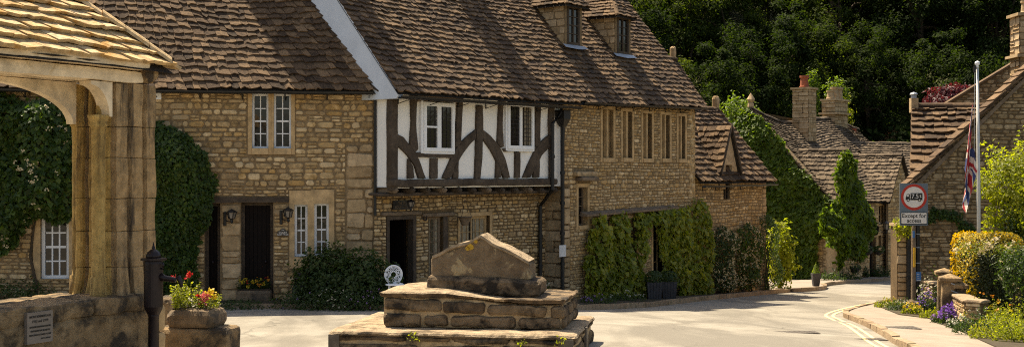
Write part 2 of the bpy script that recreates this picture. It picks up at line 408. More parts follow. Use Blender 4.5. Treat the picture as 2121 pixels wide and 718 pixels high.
# ---------------------------------------------------------------- windows and doors
def window(parent, fr, r, o=-.1, grid=(2, 4), fw=.05, bar=.022, mat='white', surround=None, smat='dress', sill=True, curtain=False, proud=.02, mull=0, splits=None, label=None):
    a0, a1, z0, z1 = r
    mb = MB()
    mb.fbox(fr, a0, a0+fw, z0, z1, o-.05, o); mb.fbox(fr, a1-fw, a1, z0, z1, o-.05, o)
    mb.fbox(fr, a0+fw, a1-fw, z0, z0+fw, o-.05, o); mb.fbox(fr, a0+fw, a1-fw, z1-fw, z1, o-.05, o)
    nx, nz = grid; A0, A1, Z0, Z1 = a0+fw, a1-fw, z0+fw, z1-fw
    if bar > 0:
        for i in range(1, nx):
            x = A0+(A1-A0)*i/nx; bb = bar*(2.2 if (mull and i % mull == 0) else 1)
            mb.fbox(fr, x-bb/2, x+bb/2, Z0, Z1, o-.04, o-.008)
        for i in range(1, nz):
            z = Z0+(Z1-Z0)*i/nz; bb = bar*(1.6 if (nz % 2 == 0 and i == nz//2 and nz >= 4) else 1)
            xs = [A0]+[A0+(A1-A0)*k/nx for k in range(1, nx)]+[A1]
            for k in range(nx):
                mb.fbox(fr, xs[k]+bar/2, xs[k+1]-bar/2, z-bb/2, z+bb/2, o-.038, o-.010)
    w = mb.build('window', M[mat], parent, label=label)
    g = MB(); g.fbox(fr, A0, A1, Z0, Z1, o-.047, o-.042); g.build('pane', M['glass'] if not curtain else M['glass'], w)
    if curtain:
        c = MB()
        for (u0, u1) in ((0, .42), (.58, 1)):
            n = 9; v = []
            for i in range(n+1):
                a = A0+(A1-A0)*(u0+(u1-u0)*i/n)
                v += [fr.pt(a, Z0, o-.036+.004*(i % 2)), fr.pt(a, Z1, o-.036+.004*(i % 2))]
            c.add(v, [(2*i, 2*i+2, 2*i+3, 2*i+1) for i in range(n)])
        c.build('curtain', M['curtain'], w)
    if surround:
        s = MB(); sw = surround if hasattr(surround, '__len__') else (surround,)*4   # left right bottom top
        l, rr, bt, tp = sw; oi = o-.06
        s.fbox(fr, a0-l, a0, z0-bt, z1+tp, oi, proud); s.fbox(fr, a1, a1+rr, z0-bt, z1+tp, oi, proud)
        s.fbox(fr, a0, a1, z0-bt, z0, oi, proud+(.03 if sill else 0)); s.fbox(fr, a0, a1, z1, z1+tp, oi, proud)
        s.build('surround', M[smat], w)
    return w
def door(parent, fr, r, o=-.2, mat='door', frame='timber', planks=6, label=None):
    a0, a1, z0, z1 = r; fw = .07
    mb = MB(); n = planks; W = (a1-a0-2*fw)/n
    for i in range(n):
        x = a0+fw+W*i; mb.fbox(fr, x+.004, x+W-.004, z0, z1-fw, o-.05, o+.004*(i % 2))
    mb.fbox(fr, a0+fw, a1-fw, z0, z1-fw, o-.06, o-.02)
    d = mb.build('door', M[mat], parent, label=label)
    f = MB(); f.fbox(fr, a0, a0+fw, z0, z1, o-.06, o+.05); f.fbox(fr, a1-fw, a1, z0, z1, o-.06, o+.05); f.fbox(fr, a0+fw, a1-fw, z1-fw, z1, o-.06, o+.05)
    f.build('door_frame', M[frame], d)
    h = MB(); c = fr.pt(a1-fw-.1, z0+1.0, o+.03); h.lathe(c-V((0, 0, .03)), [(.0, 0), (.03, .01), (.035, .03), (.02, .06), (0, .065)], 10); h.build('door_handle', M['iron'], d)
    return d

# ---------------------------------------------------------------- foliage
def leaf(mb, p, n, t, L, W):
    n = n.normalized(); t = (t-n*t.dot(n))
    if t.length < 1e-4: t = n.orthogonal()
    t.normalize(); b = n.cross(t); k = L*.12
    mb.add([p, p+t*L*.45+b*W*.5+n*k, p+t*L-n*k*.6, p+t*L*.45-b*W*.5+n*k, p+t*L*.5], [(0, 4, 1), (1, 4, 2), (0, 3, 4), (3, 2, 4)])
def leaf4(mb, p, n, t, L, W):
    n = n.normalized(); t = (t-n*t.dot(n))
    if t.length < 1e-4: t = n.orthogonal()
    t.normalize(); b = n.cross(t)
    mb.add([p, p+t*L*.5+b*W*.5, p+t*L, p+t*L*.5-b*W*.5], [(0, 1, 2, 3)])
def inpoly(x, y, poly):
    c = False
    for (x0, y0), (x1, y1) in zip(poly, poly[1:]+poly[:1]):
        if (y0 > y) != (y1 > y) and x < (x1-x0)*(y-y0)/(y1-y0)+x0: c = not c
    return c
def edge_d(x, y, poly):
    m = 9
    for (x0, y0), (x1, y1) in zip(poly, poly[1:]+poly[:1]):
        dx, dy = x1-x0, y1-y0; t = max(0, min(1, ((x-x0)*dx+(y-y0)*dy)/max(1e-9, dx*dx+dy*dy)))
        m = min(m, math.hypot(x-x0-t*dx, y-y0-t*dy))
    return m
def rv(rg): return V((rg.gauss(0, 1), rg.gauss(0, 1), rg.gauss(0, 1)))
def wall_plant(name, fr, pxpoly, lab, cat, mat, cnt, size=.09, thick=.25, o=.03, seed=1, gaps=0.0, group=None, flowers=None, hang=.7, stem=True, lump=1.3, rough_edge=.15, ground=None):
    """climber on a wall plane: leaves through its real thickness"""
    rg = random.Random(seed); poly = [fr.Q(x, y, o) for x, y in pxpoly]
    xs, ys = [p[0] for p in poly], [p[1] for p in poly]; base = fr.pt(sum(xs)/len(xs), min(ys), o)
    if ground is not None: base.z = ground
    T = thing(name, base, lab, cat, group); mb = MB(); n3 = V((fr.n.x, fr.n.y, 0)); fl = MB()
    n = 0; tries = 0
    while n < cnt and tries < cnt*12:
        tries += 1
        a, z = rg.uniform(min(xs)-rough_edge, max(xs)+rough_edge), rg.uniform(min(ys)-rough_edge, max(ys)+rough_edge)
        q = V((a*lump, z*lump, seed*1.7)); nz = noise.noise(q); ja = noise.noise(q*2.3+V((5, 2, 0)))*rough_edge; jz = noise.noise(q*2.1+V((9, 4, 3)))*rough_edge
        if not inpoly(a+ja, z+jz, poly): continue
        if gaps and noise.noise(q*1.8+V((0, 0, 20))) > .55-gaps: continue
        e = edge_d(a, z, poly); t = thick*min(1, .35+e/.45)*(.62+.75*nz)
        d = max(.01, t)*(1-rg.random()**2*.75)
        gr = V((noise.noise(q+V((.15, 0, 0)))-nz, 0, noise.noise(q+V((0, .15, 0)))-nz))*4*thick
        nn = n3*1.0+V((0, 0, .55))-V((fr.d.x*gr.x, fr.d.y*gr.x, gr.z))+rv(rg)*.55
        tt = V((0, 0, -hang))+rv(rg)*.6+n3*.3
        s = size*rg.uniform(.6, 1.3); p = fr.pt(a, z, o+d)
        leaf(mb, p, nn, tt, s, s*.8); n += 1
        if flowers and rg.random() < flowers[1] and noise.noise(q*1.3+V((0, 7, 0))) > flowers[3]:
            for _ in range(6): leaf4(fl, p+n3*(t*.3+.03)+rv(rg)*flowers[2]*.6, n3+rv(rg)*.5, rv(rg), flowers[2], flowers[2])
    mb.build('foliage', M[mat], T)
    if fl.v: fl.build('blossoms', M[flowers[0]], T)
    if stem:
        st = MB()
        for i in range(3):
            a = rg.uniform(min(xs)*.7+max(xs)*.3, min(xs)*.3+max(xs)*.7); top = min(ys)+(max(ys)-min(ys))*.6; p0 = ground if ground is not None else min(ys)
            st.tube([fr.pt(a+.08*math.sin(k*1.7+i), p0+(top-p0)*k/6, o+.01) for k in range(7)], [.035-.004*k for k in range(7)], 6)
        st.build('stem', M['bark'], T)
    return T
def bush(name, c, rad, lab, cat, mat, cnt, size=.08, seed=1, flowers=None, group=None, up=.3, lump=2.2, base=None, stem=True, square=0.0, droop=0.0, amp=.45, gold=False):
    """shrub: c centre, rad radii; leaves in the outer shell of a lumpy ellipsoid"""
    rg = random.Random(seed); c = V(c); rad = V(rad)
    T = thing(name, V((c.x, c.y, base if base is not None else c.z-rad.z)), lab, cat, group)
    mb = MB(); fl = MB(); golden = MB()
    for _ in range(cnt):
        d = rv(rg).normalized()
        if square:
            k_ = rg.randrange(3); d = V([rg.uniform(-1, 1) for _ in range(3)]); d[k_] = rg.choice((-1, 1)); d = d/(sum(abs(x)**8 for x in d)**.125)
        nz = noise.noise(d*lump+V((seed, 0, 0))); n2 = noise.noise(d*lump*2.6+V((0, seed, 3)))
        r = (1+amp*nz+amp*.45*n2)*(1-.5*rg.random()**2.2)
        p = c+V((d.x*rad.x, d.y*rad.y, d.z*rad.z))*r
        if base is not None and p.z < base: continue
        nn = d+V((0, 0, up))+rv(rg)*.5; s = size*rg.uniform(.6, 1.35)
        leaf(golden if gold and (d.z > .72 or d.x < -.72) and r > .9 and rg.random() < .85 else mb, p, nn, rv(rg)*.8+d+V((0, 0, -droop)), s, s*.62)  # top and left leaves get their sunlight as a golden colour
        if flowers and d.y < .5 and r > .8 and rg.random() < flowers[1]:
            for _ in range(5): leaf4(fl, p+d*.02+rv(rg)*flowers[2]*.5, d+rv(rg)*.6, rv(rg), flowers[2], flowers[2])
    mb.build('foliage', M[mat], T)
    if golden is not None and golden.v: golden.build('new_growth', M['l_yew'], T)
    if fl.v: fl.build('blossoms', M[flowers[0]], T)
    if stem:
        st = MB(); b = base if base is not None else c.z-rad.z
        for i in range(5):
            q = c+V((rg.uniform(-.6, .6)*rad.x, rg.uniform(-.6, .6)*rad.y, rg.uniform(0, .5)*rad.z))
            r0 = max(.008, min(rad)*.05)
            st.tube([V((c.x+(q.x-c.x)*.2, c.y+(q.y-c.y)*.2, b)), (V((c.x, c.y, b))+q)/2+rv(rg)*.04*rad.x, q], [r0, r0*.7, r0*.3], 6)
        st.build('stem', M['bark'], T)
    return T
def herb(name, x, y, w, h, lab, cat, mat, cnt, size=.05, seed=1, fl=None, group=None, z=None, d=None):
    """low clump of upright stems, leaves and flower heads; fl = [(material, count, size)]"""
    rg = random.Random(seed); z = G(x, y) if z is None else z; d = d or w*.6
    T = thing(name, V((x, y, z)), lab, cat, group); mb = MB()
    for _ in range(cnt):
        a, r = rg.uniform(0, 2*PI), math.sqrt(rg.random()); dx, dy = math.cos(a)*r*w/2, math.sin(a)*r*d/2
        hh = h*(1-.55*r*r)*rg.uniform(.35, 1.05)*(1+.35*noise.noise(V((x+dx*4, y+dy*4, seed))))
        p = V((x+dx, y+dy, z+hh*rg.uniform(.15, 1))); s = size*rg.uniform(.6, 1.4)
        leaf(mb, p, V((dx, dy-.3, .5))+rv(rg)*.6, V((dx, dy, .6))+rv(rg)*.5, s, s*.5)
    mb.build('foliage', M[mat], T)
    for i, (fm, fn, fs) in enumerate(fl or []):
        f = MB()
        for _ in range(fn):
            a, r = rg.uniform(0, 2*PI), math.sqrt(rg.random()); dx, dy = math.cos(a)*r*w/2, math.sin(a)*r*d/2
            p = V((x+dx, y+dy, z+h*(1-.5*r*r)*rg.uniform(.6, 1.15)))
            for _ in range(5): leaf4(f, p+rv(rg)*fs*.35, V((0, -.5, .6))+rv(rg)*.6, rv(rg), fs, fs)
        f.build('blossoms', M[fm], T)
    s = MB()
    for _ in range(6):
        a = rg.uniform(0, 2*PI); s.tube([V((x, y, z)), V((x+math.cos(a)*w*.3, y+math.sin(a)*d*.3, z+h*.6))], [.006, .003], 5)
    s.build('stem', M['bark'], T)
    return T

# eroded block of stone
def rough_block(mb, fr, a0, a1, z0, z1, o0, o1, res=.12, amp=.03, rnd=.06, seed=1, top=None, amp_top=None):
    na, nz, no = [max(2, int(round(abs(x)/res))) for x in (a1-a0, z1-z0, o1-o0)]
    def f(u, v, w):
        a, z, o = a0+(a1-a0)*u, z0+(z1-z0)*v, o0+(o1-o0)*w
        # round the arrises
        ca, cz, co = min(u, 1-u)*(a1-a0), min(v, 1-v)*(z1-z0), min(w, 1-w)*(o1-o0)
        ka = 1 if u > .5 else -1; kz = 1 if v > .5 else -1; ko = 1 if w > .5 else -1
        def e(x): return max(0, 1-x/rnd)**2*rnd*.55
        a -= ka*(e(cz)+e(co))*(1 if ca < rnd else 0)*.7; z -= kz*(e(ca)+e(co))*(1 if cz < rnd else 0)*.7; o -= ko*(e(ca)+e(cz))*(1 if co < rnd else 0)*.7
        if top: z += top(u, w)*v
        q = fr.pt(a, z, o); m = V((seed*7.3, 0, 0))
        d = noise.noise_vector(q*2.2+m)*amp+noise.noise_vector(q*7+m)*amp*.45+noise.noise_vector(q*18+m)*amp*.18
        return q+d
    for (A, B, C_, fn) in ((na, nz, 0, lambda i, j: f(i/na, j/nz, 1)), (na, nz, 0, lambda i, j: f(1-i/na, j/nz, 0)),
                          (no, nz, 0, lambda i, j: f(0, j/nz, i/no)), (no, nz, 0, lambda i, j: f(1, j/nz, 1-i/no)),
                          (na, no, 1, lambda i, j: f(i/na, 1, 1-j/no)), (na, no, 0, lambda i, j: f(i/na, 0, j/no))):
        vs = [fn(i, j) for j in range(B+1) for i in range(A+1)]
        mb.add(vs, [(j*(A+1)+i, j*(A+1)+i+1, (j+1)*(A+1)+i+1, (j+1)*(A+1)+i) for j in range(B) for i in range(A)])

def text_obj(name, s, c, right, up, size, mat, parent, ext=.002, wide=1.0, extra=0.0):
    cu = bpy.data.curves.new(name, 'FONT'); cu.body = s; cu.size = size; cu.align_x = 'CENTER'; cu.align_y = 'CENTER'; cu.extrude = ext; cu.offset = extra
    o = bpy.data.objects.new(name+'_tmp', cu); col.objects.link(o); bpy.context.view_layer.update()
    me = bpy.data.meshes.new_from_object(o.evaluated_get(bpy.context.evaluated_depsgraph_get()))
    bpy.data.objects.remove(o); me.name = name
    right, up = V(right).normalized(), V(up).normalized(); nn = right.cross(up); c = V(c)
    for v in me.vertices: v.co = c+right*v.co.x*wide+up*v.co.y+nn*v.co.z
    me.materials.clear(); me.materials.append(M[mat]); ob = bpy.data.objects.new(name, me); col.objects.link(ob)
    ob.parent = parent
    if parent.type == 'EMPTY': ob.matrix_parent_inverse = parent_world(parent).inverted()
    return ob
# ================================================================= SETTING
def sheet(name, poly, dz, mat, step=1.2, kind='structure', skirt=0.0, rough=0.0):
    poly = [V(p).to_2d() for p in poly]; pts = []
    for a, b in zip(poly, poly[1:]+poly[:1]):
        n = max(1, int((b-a).length/step)); pts += [a.lerp(b, i/n) for i in range(n)]
    nb = len(pts); xs = [p.x for p in pts]; ys = [p.y for p in pts]; pp = [(p.x, p.y) for p in pts]
    x = min(xs)+step/2
    while x < max(xs):
        y = min(ys)+step/2
        while y < max(ys):
            if inpoly(x, y, pp) and edge_d(x, y, pp) > step*.35: pts.append(V((x+.13*math.sin(y*3), y+.11*math.sin(x*5))))
            y += step
        x += step
    vs, _, fs, *_r = delaunay_2d_cdt(pts, [(i, (i+1) % nb) for i in range(nb)], [], 1, 1e-5)
    mb = MB(); v3 = [V((p.x, p.y, G(p.x, p.y)+dz+(rough*noise.noise(V((p.x*1.5, p.y*1.5, 0))) if rough else 0))) for p in vs]
    fs = [f if (v3[f[1]]-v3[f[0]]).cross(v3[f[2]]-v3[f[0]]).z > 0 else tuple(reversed(f)) for f in fs]
    mb.add(v3, fs)
    if skirt:
        bb = pts[:nb]
        for a, b in zip(bb, bb[1:]+bb[:1]):
            za, zb = G(a.x, a.y), G(b.x, b.y)
            mb.add([V((a.x, a.y, za+dz)), V((b.x, b.y, zb+dz)), V((b.x, b.y, zb+dz-skirt)), V((a.x, a.y, za+dz-skirt))], [(0, 1, 2, 3)])
    return tag(mb.build(name, mat), kind=kind)

t = NT('worn_asphalt'); p = t.tc(); g = t.noise(p, 1.1, 6, .6, .6); sp = t.noise(p, 90, 3, .7)
c = t.ramp(g, [(.3, (.185, .163, .13)), (.5, (.24, .215, .175)), (.68, (.285, .257, .21))])
pm = t.tc((.35, .12, 1)); c = t.mix(t.ramp(t.noise(pm, 1.2, 5, .6, 1.2), [(.48, 0), (.60, .85)]), c, (.155, .138, .112))
c = t.mix(.6, c, t.ramp(sp, [(.3, .55), (.7, 1.4)]), 'MULTIPLY')
vo = t.n('ShaderNodeTexVoronoi', feature='DISTANCE_TO_EDGE'); vo.inputs['Scale'].default_value = .33; mx_ = t.n('ShaderNodeVectorMath', operation='ADD'); nz_ = t.n('ShaderNodeTexNoise'); nz_.inputs['Scale'].default_value = 1.3; nz_.inputs['Detail'].default_value = 5
t.l(p, nz_.inputs['Vector']); t.l(p, mx_.inputs[0]); t.l(nz_.outputs['Color'], mx_.inputs[1]); t.l(mx_.outputs[0], vo.inputs['Vector'])
ck = t.ramp(vo.outputs['Distance'], [(.0, .62), (.012, 1)]); c = t.mix(t.ramp(t.noise(p, .35, 3), [(.48, 0), (.58, 1)]), c, t.mix(1.0, c, ck, 'MULTIPLY'))
M['road'] = t.bsdf(c, .95, t.bump(sp, .35, .01))
t = NT('pavement_concrete'); p = t.tc(); g = t.noise(p, 1.6, 6, .65); sp = t.noise(p, 60, 3, .7)
c = t.ramp(g, [(.3, (.23, .18, .138)), (.7, (.31, .255, .20))]); c = t.mix(.5, c, t.ramp(sp, [(.3, .6), (.7, 1.35)]), 'MULTIPLY')
M['pave'] = t.bsdf(c, .95, t.bump(sp, .3, .01))
M['ground'] = m_stone('valley_ground', [(.03, .035, .012), (.05, .06, .02), (.075, .07, .035)], 3, .6, isl=False)
M['verge'] = m_stone('bed_soil', [(.035, .028, .018), (.06, .048, .03), (.05, .055, .025)], 7, 1.0, isl=False)
M['kerb'] = m_stone('kerb_stone', [(.24, .18, .12), (.33, .26, .18), (.28, .22, .15)], 12, .9, (.10, .09, .04), (.55, .7))
M['yline'] = m_plain('worn_yellow_line', (.74, .60, .28), .8, var=.25, scale=7)
M['cover'] = m_plain('iron_cover', (.12, .10, .08), .6, .4, .3)

mb = MB()   # the ground: one sheet to the horizon, the street's fall in it
xs = [-600, -300, -150, -80, -50]+[-40+i*2 for i in range(56)]+[80, 120, 200, 400, 700]; ys = [-500, -200, -80, -40]+[-20+i*2 for i in range(60)]+[110, 140, 200, 400, 900]
mb.add([V((x, y, G(x, y)-.06)) for y in ys for x in xs], [(j*len(xs)+i, j*len(xs)+i+1, (j+1)*len(xs)+i+1, (j+1)*len(xs)+i) for j in range(len(ys)-1) for i in range(len(xs)-1)])
tag(mb.build('ground', M['ground'], smooth=True), kind='structure')

FC = Fr((-3.03, 27.5), (math.cos(math.radians(8)), math.sin(math.radians(8))))
FM = Fr((-2.59, 27.1), (.617, .786))
F4 = Fr((13.5, 53.0), (.617, .786))
road = [(-26, -18), (18, -18), (18, 20), (14.5, 30), (12.5, 36), (19, 45), (27, 58), (36, 70), (34, 78), (20, 64), (13, 56.5), (4, 46), (-4, 30), (-14, 28.5), (-26, 27)]
sheet('road', road, 0.0, M['road'], 1.5)
# far hillside
def hz(x, y):
    r = y-62+.12*abs(x-15)+max(0, -x-20)*.3
    h = 0 if r < 0 else 46*(1-math.exp(-(r/62)**1.5))
    return G(x, y)-.3+h+1.5*noise.noise(V((x*.03, y*.03, 0)))*min(1, max(0, r)/15)
mb = MB(); nx, ny = 60, 36
mb.add([V((-190+i*7.5, 58+j*6.5, hz(-190+i*7.5, 58+j*6.5))) for j in range(ny) for i in range(nx)], [(j*nx+i, j*nx+i+1, (j+1)*nx+i+1, (j+1)*nx+i) for j in range(ny-1) for i in range(nx-1)])
tag(mb.build('hillside', M['ground'], smooth=True), kind='structure')

# right-hand pavement, kerb and double yellow lines
kp = [gp(x, y) for x, y in ((1990, 800), (1925, 750), (1868, 718), (1832, 694), (1797, 674), (1768, 663), (1752, 657), (1751, 652), (1765, 646), (1790, 639), (1820, 632), (1850, 626))]
kp += [kp[-1]+V((1.2, 1.6)), kp[-1]+V((5, 7.5))]
sheet('pavement', [V((kp[0].x-.2, 14))]+kp+[V((24, 40)), V((24, 14))], .10, M['pave'], 1.0, skirt=.14)
def offset(pts, d):
    out = []
    for i, p in enumerate(pts):
        t_ = (pts[min(i+1, len(pts)-1)]-pts[max(i-1, 0)]).normalized(); out.append(p+V((-t_.y, t_.x))*d)
    return out
def smooth_line(pts, k=2):
    for _ in range(k):
        q = [pts[0]]
        for a, b in zip(pts, pts[1:]): q += [a.lerp(b, .25), a.lerp(b, .75)]
        pts = q+[pts[-1]]
    return pts
ks = smooth_line(kp)
def ribbon(name, pts, w, dz, mat, kind='structure', skip=None):
    mb = MB(); A, B = offset(pts, w/2), offset(pts, -w/2)
    for i in range(len(pts)-1):
        if skip and skip(i): continue
        q = (A[i], B[i], B[i+1], A[i+1]); mb.add([V((p.x, p.y, G(p.x, p.y)+dz)) for p in q], [(0, 1, 2, 3)])
    return tag(mb.build(name, mat), kind=kind)
def resample(pts, step):
    out = [pts[0]]; acc = 0
    for a, b in zip(pts, pts[1:]):
        L = (b-a).length; d = step-acc
        while d <= L: out.append(a.lerp(b, d/L)); d += step
        acc = (acc+L) % step
    return out
kr = resample(ks, .15)
ribbon('yellow_line', offset(kr, .30), .075, .006, M['yline'])
ribbon('yellow_line', offset(kr, .47), .075, .006, M['yline'])
def kerb(name, pts, w=.13, h=.125, seed=1, step=.6):
    mb = MB(); rg = random.Random(seed); pts = resample(pts, .12); i = 0
    while i < len(pts)-3:
        n = rg.randint(4, 7); seg = pts[i:i+n+1]
        if len(seg) < 2: break
        A, B = offset(seg, w/2), offset(seg, -w/2); hh = h*rg.uniform(.9, 1.1); j = rg.uniform(-.012, .012)
        vs = []
        for a, b in zip(A, B):
            g0 = G(a.x, a.y); vs += [V((a.x, a.y, g0-.05)), V((a.x+j, a.y, g0+hh-.01)), V((b.x+j, b.y, g0+hh)), V((b.x, b.y, g0-.05))]
        m = len(seg); mb.add(vs, [(4*k+q, 4*k+4+q, 4*k+5+q, 4*k+1+q) for k in range(m-1) for q in range(3)]+[(0, 1, 2, 3), (4*m-4, 4*m-1, 4*m-2, 4*m-3)])
        i += n
        i += 0
    return tag(mb.build(name, M['kerb']), kind='structure')
kerb('kerb', ks)
# manhole and utility covers
for q, nm in (((1832, 655), 0),):
    pass
def cover(px, w, d, dz, lab, rz=.5):
    c = gp(*px); mb = MB(); z = G(c.x, c.y)+dz; mb.box((c.x, c.y, z), (w, d, .012), rz)
    for i in range(-3, 4):
        mb.box((c.x+math.cos(rz)*i*w*.12, c.y+math.sin(rz)*i*w*.12, z+.008), (w*.04, d*.8, .006), rz)
    tag(mb.build('drain_cover', M['cover']), lab, 'drain cover')
cover((1863, 689), .75, .45, .106, 'brown rectangular utility cover set in the pavement beside the kerb', .1)
cover((1805, 703), .5, .3, .006, 'dark road gully grate beside the yellow lines at the bottom edge', .2)
cover((1650, 688), .8, .35, .006, 'worn dark drain cover lying out in the open road', .1)

# ================================================================= STONE COTTAGE (left)
C1 = thing('stone_cottage', FC.pt(-5, 0, 0), 'rubble stone cottage with white sash windows and two dark plank doors', 'cottage')
za = 4.62
aL = FC.at(-260)
up = [FC.R(522, 194, 556, 307), FC.R(567, 194, 603, 307)]
lo = [FC.R(610, 423, 637, 531), FC.R(651, 421, 681, 530)]
lw = FC.R(84, 446, 143, 577)
d1 = FC.R(424, 421, 456, 628); d2 = FC.R(499, 419, 566, 612)
d1 = (d1[0], d1[1], -.1, d1[3]); d2 = (d2[0], d2[1], -.1, d2[3])
def grow(r, l, rr, b, t): return (r[0]-l, r[1]+rr, r[2]-b, r[3]+t)
ex = [grow(up[0], .10, .06, .14, .07), grow(up[1], .06, .08, .14, .07), grow(lo[0], .12, .08, .26, .32), grow(lo[1], .08, .13, .26, .32), grow(lw, .16, .12, .0, .16)]
lin = [FC.R(430, 408, 483, 420), FC.R(483.3, 408, 598, 418.5)]
jamb = [FC.R(456.5, 424, 478, 622), FC.R(479, 424, 498, 622)]
wall('wall', C1, FC, [(aL, -.6), (0, -.6), (0, za), (aL, za)], holes=up+lo+[lw, d1, d2], excl=ex+lin, quoins=[FC.R(716, 300, 775, 640), FC.R(457.5, 424, 498, 622)], hr=(.06, .15), wr=(.09, .34), seed=11)
mbm = MB(); mbm.fbox(FC, aL, -.1, -.6, za, -4.3, -4.0); mbm.fbox(FC, aL, aL+.3, -.6, za, -4.0, -.33); mbm.build('back_wall', M['rubble'], C1)
window(C1, FC, up[0], grid=(2, 4), surround=(.09, .055, .13, .06), fw=.045)
window(C1, FC, up[1], grid=(2, 4), surround=(.053, .08, .13, .06), fw=.045)
window(C1, FC, lo[0], grid=(2, 4), surround=(.11, .075, .25, .30), fw=.05)
window(C1, FC, lo[1], grid=(2, 4), surround=(.072, .12, .25, .30), fw=.05)
window(C1, FC, lw, grid=(3, 4), surround=(.15, .10, .02, .15), fw=.07, bar=.03)
door(C1, FC, d1, -.22); door(C1, FC, d2, -.22)
for r in lin:
    mb = MB(); mb.fbox(FC, r[0], r[1], r[2], r[3], -.2, .05); mb.build('lintel', M['timber'], C1)
pz = math.tan(math.radians(55))
def c_eave(a, o=.30): return FC.pt(a, za-.02-.35*0, o)
Lr = 3.9
def c_roof(mb):
    e = [FC.pt(aL, za-.02, .32), FC.pt(.10, za-.02, .32)]; r = [FC.pt(aL, za-.02+pz*(Lr+.32), -Lr), FC.pt(-3.90, za-.02+pz*(Lr+.32), -Lr)]
    slates(mb, e, r, 50, (.14, .31), .023, 5, .42, rag=.5, sag=lambda u, v: -.10*math.sin(PI*v)*math.sin(3*PI*u)-.06*math.sin(PI*v))
roof_obj(C1, c_roof)
mb = MB(); zr = za-.02+pz*(Lr+.32)
mb.add([FC.pt(aL, zr, -Lr), FC.pt(-3, zr, -Lr), FC.pt(-1.2, za, -Lr-3.6), FC.pt(aL, za, -Lr-3.6)], [(0, 1, 2, 3)]); mb.build('back_roof', M['tile'], C1)
def gutter(parent, fr, a0, a1, z0, z1, o, r=.055, brackets=.9):
    mb = MB(); n = max(6, int(abs(a1-a0)/.5)); vs = []
    for i in range(n+1):
        a = a0+(a1-a0)*i/n; z = z0+(z1-z0)*i/n+.006*math.sin(i*1.7); 
        for k in range(7):
            an = PI+PI*k/6; vs.append(fr.pt(a, z+math.sin(an)*r, o+math.cos(an)*r))
        for k in range(7):
            an = 2*PI-PI*k/6; vs.append(fr.pt(a, z+math.sin(an)*r*.86, o+math.cos(an)*r*.86))
    mb.add(vs, [(i*14+k, i*14+(k+1) % 14, (i+1)*14+(k+1) % 14, (i+1)*14+k) for i in range(n) for k in range(14)])
    b = mb; x = a0+.3
    while x < a1:
        z = z0+(z1-z0)*(x-a0)/(a1-a0); b.fbox(fr, x-.012, x+.012, z-.16, z-.03, .01, .03); b.tube([fr.pt(x, z-.15, .02), fr.pt(x, z-r-.01, o)], .009, 5); x += brackets
    return mb.build('gutter', M['gutter'], parent)
gutter(C1, FC, aL, -.02, za-.045, za-.045, .33, .06)
# party-wall pipe at the cottage corner
mb = MB(); a = FC.at(779.5, .06); mb.tube([FC.pt(.03, za-.1, .1), FC.pt(.03, 1.9, .1)], .03, 8); mb.build('drainpipe', M['gutter'], C1)
# chimneys on the cottage ridge, out of the picture but their shadows lie on the slates
def chimney(parent, c, w, d, z0, z1, rz, mat='ashlar', pots=((0, 0, .16, .5, 'terra'),), seed=1, cap=.07, name='chimney', blocks=True, fr=None):
    c = V(c); fr = Fr((c.x, c.y), (math.cos(rz), math.sin(rz))); mb = MB(); mb.cur = 0
    mb.fbox(fr, -w/2+.01, w/2-.01, z0, z1, -d/2+.01, d/2-.01)
    mb.cur = 1
    for f2, ww in ((Fr(fr.pt(0, 0, d/2).to_2d(), fr.d), w), (Fr(fr.pt(-w/2, 0, 0).to_2d(), -fr.n), d), (Fr(fr.pt(w/2, 0, 0).to_2d(), fr.n), d), (Fr(fr.pt(0, 0, -d/2).to_2d(), -fr.d), w)):
        rubble(mb, f2, [(-ww/2, z0), (ww/2, z0), (ww/2, z1), (-ww/2, z1)], hr=(.16, .26), wr=(.22, .45), o=-.008, dep=.012, gap=.012, wob=0, seed=seed)
    mb.fbox(fr, -w/2-cap, w/2+cap, z1, z1+.09, -d/2-cap, d/2+cap)
    ch = mb.build(name, [M['mortar'], M[mat]], parent)
    for (pa, po, r, h, pm) in pots:
        q = MB(); cc = fr.pt(pa, z1+.09, po); q.lathe(cc, [(r*1.15, -.02), (r*1.15, .06), (r, .08), (r*.86, h*.8), (r*1.08, h*.84), (r*1.08, h), (r*.7, h), (r*.66, h*.6)], 16); q.build('chimney_pot', M[pm], ch)
    return ch
SUN_AZ = V((.70, -.71)).normalized(); SUN_EL = math.radians(62)
SD3 = V((SUN_AZ.x*math.cos(SUN_EL), SUN_AZ.y*math.cos(SUN_EL), -math.sin(SUN_EL)))
def on_croof(px, py):
    best = None
    for k in range(400):
        q = k*.01; a = FC.at(px, -q); z = za-.02+pz*(q+.32); yy = CY-(z-E)*F/FC.pt(a, 0, -q).y
        if best is None or abs(yy-py) < best[0]: best = (abs(yy-py), a, q, z)
    return best[1:]

# ================================================================= COURT HOUSE (timber jetty + long stone range)
H = thing('court_house', FM.pt(4, -.2, 0), 'large stone house with white timber-framed jetty, two dormers and five tall mullioned windows', 'house')
RC = -.55                                   # the recessed ground floor under the jetty
aE = FM.at(1440); a6 = FM.at(1165)
zE = 4.62
zb = lambda a: 4.55+.0165*a
